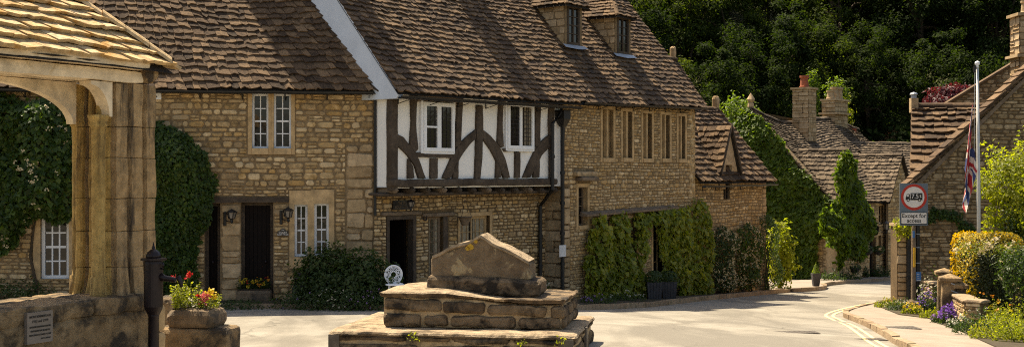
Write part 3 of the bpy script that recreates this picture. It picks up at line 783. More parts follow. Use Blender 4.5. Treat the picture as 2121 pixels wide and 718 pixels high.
# --- stone range
W5 = [FM.R(x0, y0, x1, y1) for x0, y0, x1, y1 in ((1248, 227, 1269, 327), (1290, 231, 1308, 327), (1332, 235, 1349, 328), (1371, 238, 1386, 328), (1405, 241, 1418, 329))]
W5 = [(r[0]-.02, r[1]+.02, r[2], r[3]) for r in W5]
sw = FM.R(1197, 387, 1216, 466)
GW = [FM.R(1232, 455, 1262, 590), FM.R(1290, 452, 1318, 585), FM.R(1352, 448, 1392, 590), FM.R(1415, 446, 1436, 570)]
gd = [ (r[0], r[1], max(r[2], -1.5), r[3]) for r in GW]
exw = [grow(r, .10, .10, .12, .10) for r in W5]+[grow(sw, .1, .1, .1, .1)]+[grow(r, .1, .1, .1, .1) for r in gd]+[FM.R(1186, 354, 1230, 371)]
wall('wall', H, FM, [(a6, -2.2), (aE, -2.2), (aE, zb(aE)), (a6, zb(a6))], holes=W5+[sw]+gd, excl=exw, quoins=[(a6, a6+.32, -1, 2.45)], hr=(.055, .13), wr=(.08, .25), seed=21)
for i, r in enumerate(W5):
    w = window(H, FM, r, o=-.12, grid=(2, 1), fw=.045, bar=.07, mat='dress', surround=(.09, .09, .11, .09), smat='dress', curtain=False)
    c = MB(); a0, a1, z0, z1 = r; c.fbox(FM, a0+.05, a0+(a1-a0)*(.42 if i != 3 else .25), z0+.05, z1-.05, -.161, -.156); c.fbox(FM, a0+(a1-a0)*.72, a1-.05, z0+.05, z1-.05, -.161, -.156); c.build('curtain', M['curtain'], w)
    c = MB(); am_ = (a0+a1)/2; c.fbox(FM, am_-.035, am_+.035, z0+.002, z1-.002, -.11, -.005); c.build('mullion', M['dress'], w)
window(H, FM, sw, o=-.12, grid=(2, 4), fw=.03, bar=.014, mat='timber_light', surround=(.09, .09, .1, .09))
for r in gd: window(H, FM, r, o=-.16, grid=(2, 3), fw=.04, bar=.02, mat='dress', surround=(.09, .09, .09, .09))
r = FM.R(1186, 355, 1230, 366); mb = MB(); rough_block(mb, FM, r[0], r[1], r[2], r[3], -.1, .16, .08, .012, .03, 4); mb.build('window_hood', M['ashlar'], H)
r = FM.R(1192, 366, 1226, 375); mb = MB(); rough_block(mb, FM, r[0], r[1], r[2], r[3], -.05, .26, .08, .008, .03, 5); mb.build('hood_slab', M['timber_light'], H)
# return pier where the stone range steps forward of the recessed ground floor
FRt = Fr(FM.pt(a6, 0, 0).to_2d(), V((FM.n.x, FM.n.y)))       # faces left, towards the square
wall('pier', H, FRt, [(-.60, -1.6), (0, -1.6), (0, 2.5), (-.60, 2.5)], quoins=[(-.60, 0, -1.6, 2.5)], th=.25, seed=31)
mb = MB(); mb.fbox(FM, a6, a6+.02, 2.5, zb(a6), -.5, -.012); mb.build('pier_upper', M['plaster'], H)
# --- recessed ground floor
dO = FM.R(800, 446, 861, 640, RC); dO = (dO[0], dO[1], -.5, dO[3])
wA = FM.R(889, 449, 918, 575, RC); wB = FM.R(952, 447, 1014, 565, RC)
r0 = FM.at(774, RC); r1 = a6+.3
lD = FM.R(788, 438, 872, 446, RC); lA = FM.R(873, 440, 940, 448, RC)
wall('wall', H, FM, [(r0, -1.4), (r1, -1.4), (r1, 2.6), (r0, 2.6)], holes=[dO, wA, wB], excl=[lD, lA, grow(wA, .03, .18, 0, .02), grow(wB, .08, .1, .1, .1)], o=RC, th=.3, hr=(.065, .13), wr=(.1, .3), seed=41,
     mats=[M['mortar_dark'], M['rubble'], M['ashlar']])
for r in (lD, lA):
    mb = MB(); rough_block(mb, FM, r[0], r[1], r[2], r[3], RC-.2, RC+.06, .09, .012, .02, 6); mb.build('lintel', M['timber_light'], H)
window(H, FM, wA, o=RC-.10, grid=(3, 5), fw=.06, bar=.016, mat='timber_light', curtain=True)
mb = MB(); mb.fbox(FM, wA[1], wA[1]+.16, wA[2], wA[3], RC-.12, RC+.01); mb.build('shutter_post', M['timber'], H)
window(H, FM, wB, o=RC-.10, grid=(6, 4), fw=.07, bar=.014, mat='dress', surround=(.07, .09, .09, .09), proud=RC+.02, curtain=True, mull=3)
# open doorway: dark passage with an inner stone wall
a0, a1, z0, z1 = dO
mb = MB(); mb.fbox(FM, a0-.3, a0-.28, -.6, 2.6, RC-1.9, RC-.31); mb.fbox(FM, a1+.3, a1+.32, -.6, 2.6, RC-1.9, RC-.31); mb.fbox(FM, a0-.3, a1+.3, 2.3, 2.32, RC-1.9, RC-.31); mb.build('passage', M['timber'], H)
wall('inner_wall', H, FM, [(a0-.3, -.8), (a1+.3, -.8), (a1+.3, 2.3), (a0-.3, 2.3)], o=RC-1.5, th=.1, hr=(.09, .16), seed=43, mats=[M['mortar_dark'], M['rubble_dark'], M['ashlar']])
mb = MB(); mb.fbox(FM, a1-.10, a1, -.5, z1, RC-.15, RC+.02); mb.fbox(FM, a0, a0+.09, -.5, z1, RC-.15, RC+.02); mb.fbox(FM, a0+.09, a1-.1, z1-.09, z1, RC-.15, RC+.02); mb.build('door_frame', M['timber'], H)
mb = MB(); Fd = Fr(FM.pt(a1-.1, 0, RC-.2).to_2d(), V((-FM.n.x, -FM.n.y)));
for i in range(5): mb.fbox(Fd, .02+i*.16, .17+i*.16, -.45, z1-.1, -.04, .003*(i % 2))
mb.build('open_door', M['door'], H)
# --- jetty
zj0, zj1 = 2.55, zE-.06
aJ = FM.at(1150)
mb = MB(); mb.fbox(FM, 0, a6-.02, zj0-.05, zj1, -.14, -.05); mb.build('plaster_panel', M['plaster'], H)
FJ = Fr(FM.pt(0, 0, 0).to_2d(), V((FM.n.x, FM.n.y)))     # left return of the jetty
mb = MB(); mb.fbox(FJ, -.55, -.14, zj0-.05, zj1+.2, -.1, -.03); mb.build('plaster_return', M['plaster'], H)
def timber_poly(pxs, o0=-.06, o1=.0, name='timber', seed=0, mat='timber'):
    rg = random.Random(seed+len(pxs)); pts = [FM.Q(x, y) for x, y in pxs]; mb = MB(); q = []
    for (a, z), (b, w) in zip(pts, pts[1:]+pts[:1]):
        n = max(1, int(math.hypot(b-a, w-z)/.12))
        for i in range(n):
            u = i/n; q.append((a+(b-a)*u+rg.uniform(-.007, .007), z+(w-z)*u+rg.uniform(-.007, .007)))
    c = (sum(a for a, _ in q)/len(q), sum(z for _, z in q)/len(q))
    front = [FM.pt(a, z, o1) for a, z in q]; back = [FM.pt(a, z, o0) for a, z in q]; n = len(q)
    inner = [FM.pt(a+(c[0]-a)*.04, z+(c[1]-z)*.02, o1+.010) for a, z in q]
    mb.add(back+front+inner, [(i, (i+1) % n, n+(i+1) % n, n+i) for i in range(n)]+[(n+i, n+(i+1) % n, 2*n+(i+1) % n, 2*n+i) for i in range(n)]+[tuple(range(2*n, 3*n))])
    return mb.build(name, M[mat], H)
mb = MB()
mb.prism([FM.pt(0, zj0-.1, 0), FM.pt(.06, zj0-.1, .012), FM.pt(.07, zj1, .012), FM.pt(.0, zj1, 0)], V((FM.n.x, FM.n.y, 0))*-.06)
mb.build('corner_post', M['timber'], H)
mb = MB(); rough_block(mb, FJ, -.17, .02, zj0-.12, zj1+.02, -.18, .012, .1, .008, .02, 8); mb.build('corner_post', M['timber'], H)
timber_poly([(851, 197), (864, 197), (862, 262), (866, 308), (858, 318), (850, 300), (853, 250)], name='post')
timber_poly([(949, 199), (960, 200), (956, 260), (955, 300), (944, 305), (946, 250)], name='post')
timber_poly([(1035, 203), (1043, 204), (1041, 260), (1043, 303), (1038, 306), (1031, 296), (1033, 250)], name='post')
timber_poly([(1111, 205), (1121, 205), (1119, 260), (1119, 300), (1110, 304), (1109, 260)], name='post')
timber_poly([(1140, 206), (1149, 206), (1148, 250), (1145, 300), (1146, 368), (1139, 368), (1139, 300), (1137, 250)], name='post')
timber_poly([(988, 219), (1000, 219), (1001, 268), (999, 330), (995, 370), (984, 370), (986, 320), (987, 268)], name='king_post')
timber_poly([(816, 273), (835, 284), (853, 305), (868, 330), (882, 369), (868, 369), (860, 345), (846, 322), (832, 309), (816, 296)], name='brace')
timber_poly([(986, 268), (966, 284), (948, 302), (936, 325), (917, 369), (932, 369), (944, 345), (954, 325), (972, 300), (986, 287)], name='brace')
timber_poly([(1001, 269), (1016, 281), (1034, 302), (1047, 328), (1057, 368), (1044, 368), (1033, 342), (1018, 312), (1001, 288)], name='brace')
timber_poly([(1139, 279), (1122, 292), (1108, 312), (1095, 340), (1084, 367), (1098, 367), (1110, 345), (1122, 322), (1139, 303)], name='brace')
timber_poly([(861, 315), (940, 316), (940, 327), (862, 325)], name='rail')
timber_poly([(1042, 307), (1112, 305), (1107, 313), (1046, 314)], name='rail')
timber_poly([(866, 198), (948, 200), (948, 212), (866, 210)], name='rail', mat='timber_light')
timber_poly([(1044, 204), (1110, 205), (1110, 214), (1044, 213)], name='rail', mat='timber_light')
for q in ([(893, 327), (907, 327), (906, 369), (892, 369)], [(1068, 314), (1078, 314), (1077, 368), (1067, 368)], [(846, 328), (856, 345), (858, 369), (845, 369)], [(940, 345), (950, 333), (949, 369), (938, 369)], [(1029, 330), (1038, 350), (1037, 368), (1027, 368)], [(1106, 350), (1118, 330), (1117, 367), (1105, 367)]):
    timber_poly(q, name='stud')
jw = [FM.R(876, 213, 939, 314), FM.R(1050, 214, 1104, 309)]
for i, r in enumerate(jw):
    w = window(H, FM, r, o=.045, grid=(2, 1), fw=.085, bar=.13 if i == 0 else .09, mat='white', label=None)
    s = MB(); a0, a1, z0, z1 = r; k = .075 if i == 0 else .06
    s.fbox(FM, a0-k, a0-.002, z0-.04, z1+.02, -.05, .02); s.fbox(FM, a1+.002, a1+.03, z0-.04, z1+.02, -.05, .02); s.fbox(FM, a0-.002, a1+.002, z0-.05, z0-.002, -.05, .025); s.build('surround', M['white'], w)
    b = MB(); o = .045
    for k in range(1, 9):
        z = z0+.1+(z1-z0-.2)*k/9; b.fbox(FM, a0+.1, a1-.1, z-.006, z+.006, o-.041, o-.032)
    for k in range(1, 6):
        a = a0+.1+(a1-a0-.2)*k/6; b.fbox(FM, a-.005, a+.005, z0+.1, z1-.1, o-.041, o-.034)
    b.build('leading', M['iron'], w)
    if i == 1:
        c = MB()
        for k in range(12):
            aa = (a0+a1)/2+.02+((a1-a0)/2-.11)*k/12; bb = aa+((a1-a0)/2-.11)/12; c.add([FM.pt(aa, z0+.09, o-.040-.004*(k % 2)), FM.pt(bb, z0+.09, o-.044+.004*(k % 2)), FM.pt(bb, z1-.09, o-.044+.004*(k % 2)), FM.pt(aa, z1-.09, o-.040-.004*(k % 2))], [(0, 1, 2, 3)])
        c.build('curtain', M['curtain'], w)
    if i == 0:
        b = MB(); b.fbox(FM, a0+.085, (a0+a1)/2-.065, (z0+z1)/2-.02, (z0+z1)/2+.02, o-.03, o); b.build('transom', M['white'], w)
r = FM.R(803, 370, 1152, 389); mb = MB(); rough_block(mb, FM, -.06, aJ+.05, FM.z(1.5, 386), FM.z(1.5, 370.5), -.15, .07, .11, .018, .03, 12); mb.build('bressummer', M['timber'], H)
mb = MB(); rough_block(mb, FM, -.10, aJ+.05, FM.z(1.5, 405), FM.z(1.5, 397), RC-.1, -.12, .14, .012, .03, 13); mb.build('wall_plate', M['timber'], H)
for i in range(12):
    a = .12+(aJ-.1)*i/11; z = FM.z(a, 393); jm = MB(); rough_block(jm, FM, a-.075, a+.075, z-.075, z+.065, RC, .05+.02*math.sin(i*2.3), .07, .010, .05, 60+i); jm.build('joist', M['timber'] if i % 3 else M['timber_light'], H)
mb = MB(); mb.fbox(FM, 0, a6, zj0-.05, zj0-.03, RC, -.16); mb.build('jetty_soffit', M['timber'], H)
# --- roof, verge cheek
pm = math.tan(math.radians(50.5)); Dm = 4.2; e0 = .33
def m_eave(a, o=e0): return FM.pt(a, zE-.06+.0150*a, o)
def m_ridge(a): return FM.pt(a, zE-.06+.0150*a+pm*(Dm+e0), -Dm)
RS = lambda u, v: -.09*math.sin(PI*v)*(1+.5*math.sin(5*u))-.05*math.sin(PI*u)
def roofz(a, q):   # q inward distance
    return zE-.06+.0150*a+pm*(q+e0)
def on_roof(px, py):
    best = None
    for k in range(420):
        q = k*.01; a = FM.at(px, -q); z = roofz(a, q); yy = CY-(z-E)*F/FM.pt(a, 0, -q).y
        if best is None or abs(yy-py) < best[0]: best = (abs(yy-py), a, q, z)
    return best[1:]
def m_roof(mb):
    slates(mb, [m_eave(-.17), m_eave(aE+.12)], [m_ridge(-.17), m_ridge(aE+.12)], 52, (.15, .34), .024, 9, .40, sag=RS, rag=.5)
roof_obj(H, m_roof)
mb = MB(); zr2 = m_ridge(0).z
mb.add([m_ridge(-.03), m_ridge(aE+.1), FM.pt(aE+.1, zE, -2*Dm), FM.pt(-.03, zE, -2*Dm)], [(0, 1, 2, 3)]); mb.build('back_roof', M['tile'], H)
mb = MB()
mb.add([FM.pt(0, -1, RC), FM.pt(0, zE, .3), FM.pt(0, zE-.10, .3)]+[V((0, 0, 0))], [])
mb = MB(); q = [FM.pt(-.15, zE-.2, e0-.06), m_eave(-.15)-V((0, 0, .06)), m_ridge(-.15)-V((0, 0, .06)), FM.pt(-.15, zE, -2*Dm), FM.pt(-.15, zE-.2, -2*Dm)]
mb.prism(q, V((SD.x, SD.y, 0))*.14); mb.build('verge_cheek', M['limecheek'], H)
mb = MB(); q = [FM.pt(aE-.02, -2, 0), FM.pt(aE-.02, zb(aE), 0), FM.pt(aE-.02, zb(aE)+pm*Dm, -Dm), FM.pt(aE-.02, zb(aE), -2*Dm), FM.pt(aE-.02, -2, -2*Dm)]
mb.prism(q, V((SD.x, SD.y, 0))*-.3); mb.build('gable_wall', M['rubble'], H)
mb = MB(); mb.fbox(FM, -.1, aE, -2, zE, -2*Dm-.3, -2*Dm); mb.build('back_wall', M['rubble'], H)
gutter(H, FM, -.13, FM.at(1180), zE-.14, zE-.10, .34, .07, 1.0)
gutter(H, FM, FM.at(1186), aE+.1, zE+.02, zE+.14, .34, .055, .85)
def pipe(parent, pts, r=.045, name='downpipe', mat='gutter'):
    mb = MB(); mb.tube(pts, r, 9)
    for a, b in zip(pts, pts[1:]):
        L = (b-a).length
        if L > .8:
            for k in range(1, int(L/.9)+1):
                q = a.lerp(b, k/(int(L/.9)+1)); mb.tube([q-V((0, 0, .04)), q+V((0, 0, .04))], r*1.3, 9)
    return mb.build(name, M[mat], parent)
ap = FM.at(1164.5, .08)
h = pipe(H, [FM.pt(ap, zE-.2, .12), FM.pt(ap, 3.6, .09), FM.pt(ap, -1.0, .09)], .052)
mb = MB(); f2 = Fr(FM.pt(ap, 0, .1).to_2d(), FM.d); mb.add([f2.pt(x*w, z, y*w) for z, w in ((zE-.62, .06), (zE-.42, .14), (zE-.2, .14)) for x, y in ((-1, 1), (1, 1), (1, -1), (-1, -1))], [(0, 1, 5, 4), (1, 2, 6, 5), (2, 3, 7, 6), (3, 0, 4, 7), (4, 5, 9, 8), (5, 6, 10, 9), (6, 7, 11, 10), (7, 4, 8, 11), (8, 9, 10, 11), (3, 2, 1, 0)]); mb.build('rain_hopper', M['gutter'], h)
aq = FM.at(1143, .08); ar = FM.at(1118, RC+.08)
pipe(H, [FM.pt(aq+.35, zE-.22, .15), FM.pt(aq, zE-.55, .10), FM.pt(aq, 2.42, .10), FM.pt(ar, 2.0, RC+.10), FM.pt(ar, -1.1, RC+.10)], .05)
mb = MB(); r = FM.R(1160, 507, 1171, 531, .15); mb.fbox(FM, r[0]-.03, r[1]+.03, r[2], r[3], .146, .152); tag(mb.build('paper_notice', M['paper']), 'white paper notice tied round the black downpipe of the court house', 'notice')
# rain-stained streaks on the range are in the stone itself; slender waste pipe
# --- dormers
def dormer(face, top_px, lab=None, hip=True):
    x0, y0, x1, y1 = face
    a, q, z = on_roof((x0+x1)/2, y1)
    o = -q; a0, a1 = FM.at(x0, o), FM.at(x1, o); zt = E-(top_px-CY)/F*FM.pt((a0+a1)/2, 0, o).y; zb_ = z-.1
    dep = (zt-zb_)/pm+.15
    D = MB(); D.cur = 0
    th = .10
    D.fbox(FM, a0, a0+th, zb_, zt, o-dep, o-.015); D.fbox(FM, a1-th, a1, zb_, zt, o-dep, o-.015)
    D.fbox(FM, a0+th, a1-th, zb_, zb_+.12, o-.2, o-.02)
    D.cur = 1
    fl = Fr(FM.pt(a0, 0, o-dep).to_2d(), V((FM.n.x, FM.n.y)))
    n = int((zt-zb_)/.2)
    for k in range(n):    # tile-hung / ashlar courses of the cheek
        zz = zb_+(zt-zb_)*k/n; h_ = (zt-zb_)/n; x = 0; rg = random.Random(k)
        while x < dep-.05:
            w = min(rg.uniform(.3, .55), dep-.03-x); one_stone(D, fl, x+.004, x+w-.004, zz+.004, zz+h_-.004, .0, .010, rg, None, .1); x += w
    d = D.build('dormer', [M['mortar'], M['ashlar']], H)
    w = window(H, FM, (a0+.10, a1-.10, zb_+.14, zt-.03), o=o-.0, grid=(2, 4), fw=.075, bar=.016, mat='timber', mull=1)
    w.parent = d; w.matrix_parent_inverse = Matrix.Identity(4)
    for ch in list(w.children): ch.parent = d; ch.name = 'window_'+ch.name.split('.')[0]
    # little hipped roof
    ov = .16; m = (a0+a1)/2; hz_ = zt+.62; r = MB()
    A = FM.pt(a0-ov, zt-.05, o+ov); B = FM.pt(a1+ov, zt-.05, o+ov); Rf = FM.pt(m, hz_, o-.35); Rb = FM.pt(m, hz_, o-dep-.75)
    Ab = FM.pt(a0-ov, zt-.05, o-dep-.12); Bb = FM.pt(a1+ov, zt-.05, o-dep-.12)
    slates(r, [A, B], [Rf, Rf+V((.01, .01, 0))], 7, (.14, .26), .02, 5, .7)
    slates(r, [Ab, A], [Rb, Rf], 7, (.16, .3), .02, 6, .7)
    slates(r, [B, Bb], [Rf, Rb], 7, (.16, .3), .02, 7, .7)
    ridge_cap(r, Rf, Rb, .07, .3); ridge_cap(r, A+V((0, 0, .03)), Rf, .05, .25, drop=.02); ridge_cap(r, B+V((0, 0, .03)), Rf, .05, .25, drop=.02)
    rr = r.build('dormer_roof', [M['under'], M['tile']], d)
    L = MB(); lz = zb_+.02
    L.add([FM.pt(a0-.12, lz+.12, o+.01), FM.pt(a1+.12, lz+.12, o+.01), FM.pt(a1+.14, roofz(a1, q-.12)+.10, o+.12), FM.pt(m, roofz(m, q-.15)+.10, o+.15), FM.pt(a0-.14, roofz(a0, q-.12)+.10, o+.12)], [(0, 1, 2, 3, 4)])
    L.build('flashing', M['lead'], d)
dormer((1171, 15, 1206, 97), 10)
dormer((1275, 38, 1307, 115), 33)
# shadow-casting stacks on the ridges (they stand above the picture's top edge)
def caster(T, fr, oo):
    rel = T.to_2d()-fr.o; o0 = rel.dot(fr.n); r = SD3.to_2d().dot(fr.n); t_ = (o0-oo)/r; q = T-SD3*t_
    return (q.to_2d()-fr.o).dot(fr.d), q.z
for tx, ty, ww, up_ in ((630, 92, .95, .05), (722, 70, 1.25, 3.2)):
    q_ = on_croof(tx, ty); T0 = FC.pt(q_[0], q_[2], -q_[1]); a_, z_ = caster(T0, FC, -Lr-.1); c = FC.pt(a_, 0, -Lr-.1); print('cottage stack', a_, z_, zr)
    chimney(C1, (c.x, c.y, 0), ww, .7, zr-.9, max(z_, zr)+up_, math.radians(8), seed=3, pots=((-.2, 0, .14, .45, 'terra'), (.2, 0, .14, .45, 'terra')))
q_ = on_roof(1005, 40); T0 = FM.pt(q_[0], q_[2], -q_[1]); a_, z_ = caster(T0, FM, -Dm)
c = FM.pt(a_, 0, -Dm); chimney(H, (c.x, c.y, 0), 1.0, .75, m_ridge(a_).z-.7, m_ridge(a_).z+2.6, math.atan2(.786, .617), seed=4, pots=((-.25, 0, .14, .5, 'terra'), (.25, 0, .14, .5, 'terra')))

# ================================================================= BUTTER CROSS (stepped stone in the road)
FB = Fr(((682-CX)/F*19.2, 19.2), (.985, -.17))
B = thing('stepped_stone_cross_base', FB.pt(1.9, 0, -1.3), 'worn stone cross base of stacked steps with a gabled top block, in the road', 'monument')
w1 = FB.at(1188)
def core_and_face(a0, a1, z0, z1, o0, o1, seed, hr, wr, nm='step', top=None):
    mb = MB(); mb.cur = 0
    rough_block(mb, FB, a0+.02, a1-.02, z0, z1-.04, o0+.02, o1-.035, .10, .02, .05, seed, top=top)
    mb.cur = 1
    wv = (lambda u: (top(u, 1) if top else 0))
    rg = random.Random(seed)
    for fr, L in ((Fr(FB.pt(a0, 0, o1-.03).to_2d(), FB.d), a1-a0), (Fr(FB.pt(a1-.02, 0, o1).to_2d(), -FB.n), o1-o0)):
        z = z0
        while z < z1-.09:
            h = min(rg.uniform(*hr), z1-.05-z)
            if h < .07: break
            x = .02
            while x < L-.1:
                w = min(rg.uniform(*wr), L-.02-x)
                if L-.02-x-w < .15: w = L-.02-x
                u = (x+w/2)/L if fr.d.x > .5 else 1
                zz = z+wv(u)*(z-z0)/(z1-z0)
                g = rg.uniform(.02, .07)
                if 1:
                    s = MB(); rough_block(s, fr, x+g/2, x+w-g/2, zz+g/2, zz+h-g/2+wv(u)*.0, -.12, .03+rg.uniform(0, .025), .05, .032, .04, rg.random()*90); mb.add(s.v, s.f)
                x += w
            z += h
    mb.cur = 2
    rough_block(mb, FB, a0-.03, a1+.03, z1-.10, z1, o0-.02, o1+.03, .08, .022, .05, seed+.5, top=top)
    ob = mb.build(nm, [M['step_mortar'], M['step_dark'], M['step_top']], B, smooth=False)
    for f in ob.data.polygons:
        if f.material_index == 2 and f.normal.z < .5: f.material_index = 1  # slab sides take the dark stone, up-facing faces stay paler
    return ob
core_and_face(0, w1, -.05, .43, -2.7, 0, 1.3, (.26, .34), (.6, 1.5))
a0, a1 = FB.at(788, -.52), FB.at(1168, -.52)
core_and_face(a0, a1, .42, .98, -2.15, -.52, 2.7, (.21, .27), (.4, 1.1), top=lambda u, w: -.10*u+.05*math.sin(6*u))
a0, a1 = FB.at(880, -1.0), FB.at(1117, -1.0)
mb = MB(); rough_block(mb, FB, a0, a1, .88, 1.20, -1.85, -1.0, .07, .03, .06, 5, top=lambda u, w: -.05*u); mb.build('ledge', M['step_dark'], B)
b0, b1 = FB.at(893, -1.12), FB.at(1099, -1.12)
def gab(u, w):
    k = .50
    return (.33*(u/k)**.9 if u < k else .33-(u-k)/(1-k)*.40)-.012*math.sin(21*u)
mb = MB(); rough_block(mb, FB, b0, b1, 1.12, 1.51, -1.72, -1.10, .045, .034, .04, 9, top=lambda u, w: gab(u, w)*1.0-.02); top_ = mb.build('gabled_block', M['cap_stone'], B)
mb = MB()
def rim(u, lift, o): a = b0+(b1-b0)*u; return FB.pt(a, 1.51+gab(u, 0)-.02+lift, o)
n = 30; vs = []
for i in range(n+1):
    u = .015+.97*i/n; j = .012*noise.noise(V((u*9, 1, 2)))
    vs += [rim(u, -.05+j, -1.115), rim(u, -.03+j, -1.085+j), rim(u, .012+j, -1.09), rim(u, .018+j*1.5, -1.70), rim(u, -.1, -1.74)]
mb.add(vs, [(5*i+k, 5*i+5+k, 5*i+6+k, 5*i+1+k) for i in range(n) for k in range(4)]); mb.build('coping', M['step_top'], top_)
t = NT('lichen'); M['lichen'] = m_plain('orange_lichen', (.45, .27, .03), .95, var=.4, scale=40)
for px, py, r in ((974, 511, .05), (985, 500, .03), (968, 514, .035)):
    a, z = FB.Q(px, py, -1.06); mb = MB(); mb.add([FB.pt(a+r*math.cos(i*PI/7)*(1+.2*math.sin(i*2.1)), z+r*math.sin(i*PI/7), -1.066) for i in range(14)], [tuple(range(14))]); mb.build('lichen_patch', M['lichen'], top_)
# iron corner guards
for a0, a1 in ((.0, .17), (w1-.22, w1)):
    mb = MB(); mb.fbox(FB, a0, a1, .12, .37, .02, .05); mb.build('corner_guard', M['cover'], B)
mb = MB(); mb.fbox(FB, w1+.03, w1+.06, .0, .40, -1.35, -1.2); mb.build('corner_guard', M['cover'], B)
for i, (px, py, s) in enumerate(((855, 706, .22), (1083, 712, .14), (1160, 712, .2))):
    a, z = FB.Q(px, py, .1); p_ = FB.pt(a, 0, .12)
    herb('weed', p_.x, p_.y, s*.9, s, ('bright green weed growing against the front of the bottom step', 'small weed against the bottom step near its iron guard', 'grassy weed at the outer corner of the bottom step')[i], 'weed', 'l_bright', 26, .05, 5+i, z=z-.02)

# ================================================================= MARKET CROSS (roofed, left edge)
FK = Fr((-4.74, 16.6), (.45, .893))
K = thing('market_cross', FK.pt(-2.5, 0, -.8), 'roofed open stone market cross with golden lichen slates and a streaked moulded pier', 'market cross')
# pier: one compound shaft, mouldings run the full height
def pier_outline(a0, a1, o0, o1):
    pts = []
    def arc(ca, co, r, s, e, n=6): pts.extend([(ca+r*math.cos(s+(e-s)*i/n), co+r*math.sin(s+(e-s)*i/n)) for i in range(n+1)])
    pts.append((a1, o1+.03)); pts.append((a1-.16, o1+.03)); pts.append((a1-.17, o1-.03)); pts.append((a1-.20, o1-.03)); pts.append((a1-.21, o1)); pts.append((a1-.40, o1)); pts.append((a1-.42, o1-.05)); pts.append((a1-.46, o1-.05)); pts.append((a1-.47, o1-.01))
    pts.append((a0+.06, o1-.01)); pts.append((a0+.05, o1-.10))
    arc(a0+.0, o1-.20, .07, PI*.45, PI*1.2)
    pts.append((a0+.07, o1-.29)); arc(a0+.02, o1-.37, .055, PI*.5, PI*1.4); pts.append((a0+.08, o1-.45)); arc(a0+.0, o1-.56, .07, PI*.5, PI*1.5)
    pts.append((a0+.1, o0)); pts.append((a1, o0))
    return pts
def extrude_outline(mb, fr, pts, zs, seed=1, amp=.012, flare=None, msel=None):
    n = len(pts); ca = sum(p[0] for p in pts)/n; co_ = sum(p[1] for p in pts)/n; vs = []
    fine = []
    for (a, o), (b, w) in zip(pts, pts[1:]+pts[:1]):
        m = max(1, int(math.hypot(b-a, w-o)/.05))
        fine += [(a+(b-a)*i/m, o+(w-o)*i/m) for i in range(m)]
    n = len(fine)
    for z in zs:
        k = flare(z) if flare else 0
        for a, o in fine:
            da, do = a-ca, o-co_; L = math.hypot(da, do); q = fr.pt(a+da/L*k, z, o+do/L*k)
            vs.append(q+noise.noise_vector(q*3+V((seed, 0, 0)))*amp+noise.noise_vector(q*11)*amp*.4)
    for j in range(len(zs)-1):
        for i in range(n):
            if msel: mb.cur = msel(fine[i])
            mb.add([], []); mb.f.append((len(mb.v)+j*n+i, len(mb.v)+j*n+(i+1) % n, len(mb.v)+(j+1)*n+(i+1) % n, len(mb.v)+(j+1)*n+i)); mb.m.append(mb.cur)
    b = len(mb.v); mb.v.extend([tuple(v) for v in vs]); mb.f.append(tuple(b+(len(zs)-1)*n+i for i in range(n))); mb.m.append(mb.cur)
pa0 = -.72
zs = [1.18+.05*i for i in range(58)]
mb = MB(); out = pier_outline(pa0, 0, -.72, 0)
jz = [1.18, 1.62, 2.08, 2.50, 3.02, 3.42, 3.98]
for k_, (za_, zb_) in enumerate(zip(jz, jz[1:])):
    m_ = int((zb_-za_)/.055); zl = [za_+.003]+[za_+.012+(zb_-za_-.024)*i/m_ for i in range(m_+1)]+[zb_-.003]
    fl_ = (lambda z, a=za_, b=zb_, s=k_: .07*max(0, 1-(z-1.18)/.45)**1.5-(.008 if (z < a+.008 or z > b-.008) else 0)+.004*math.sin(s*2.7))
    extrude_outline(mb, FK, out, zl, seed=1+k_*.15, amp=.014, flare=fl_, msel=lambda p: 1 if (p[0] < pa0+.055) else 0)  # inner face takes the stone with bounced light in its colour
mb.cur = 0; mb.fbox(FK, pa0+.12, -.06, 1.2, 3.96, -.66, -.10)
pier = mb.build('pier', [M['pier'], M['pier_gold']], K)
mb = MB()   # slender shaft with a moulded capital under the small bracket
sa, so_ = -.84, -.14
c = FK.pt(sa, 0, so_); mb.lathe(c, [(.115, 1.16), (.105, 1.3), (.10, 1.5)]+[(.085+.003*math.sin(i*1.9), 1.52+i*.1) for i in range(19)]+[(.09, 3.40), (.12, 3.43), (.10, 3.46), (.13, 3.52), (.14, 3.56)], 18); mb.build('shaft', M['pier_gold'], K, smooth=True)
mb = MB(); c = FK.pt(-.68, 0, -.66); mb.lathe(c, [(.11, 1.16), (.10, 1.5)]+[(.07+.003*math.sin(i*2.2), 1.52+i*.1) for i in range(19)]+[(.08, 3.42), (.10, 3.44), (.085, 3.47), (.12, 3.54), (.12, 3.57)], 16); mb.build('shaft', M['pier_gold'], K, smooth=True)
# corner cap stone by the eave
mb = MB(); rough_block(mb, FK, -.24, .03, 4.00, 4.27, -.3, .09, .05, .012, .06, 31); mb.build('corner_stone', M['pier'], K)
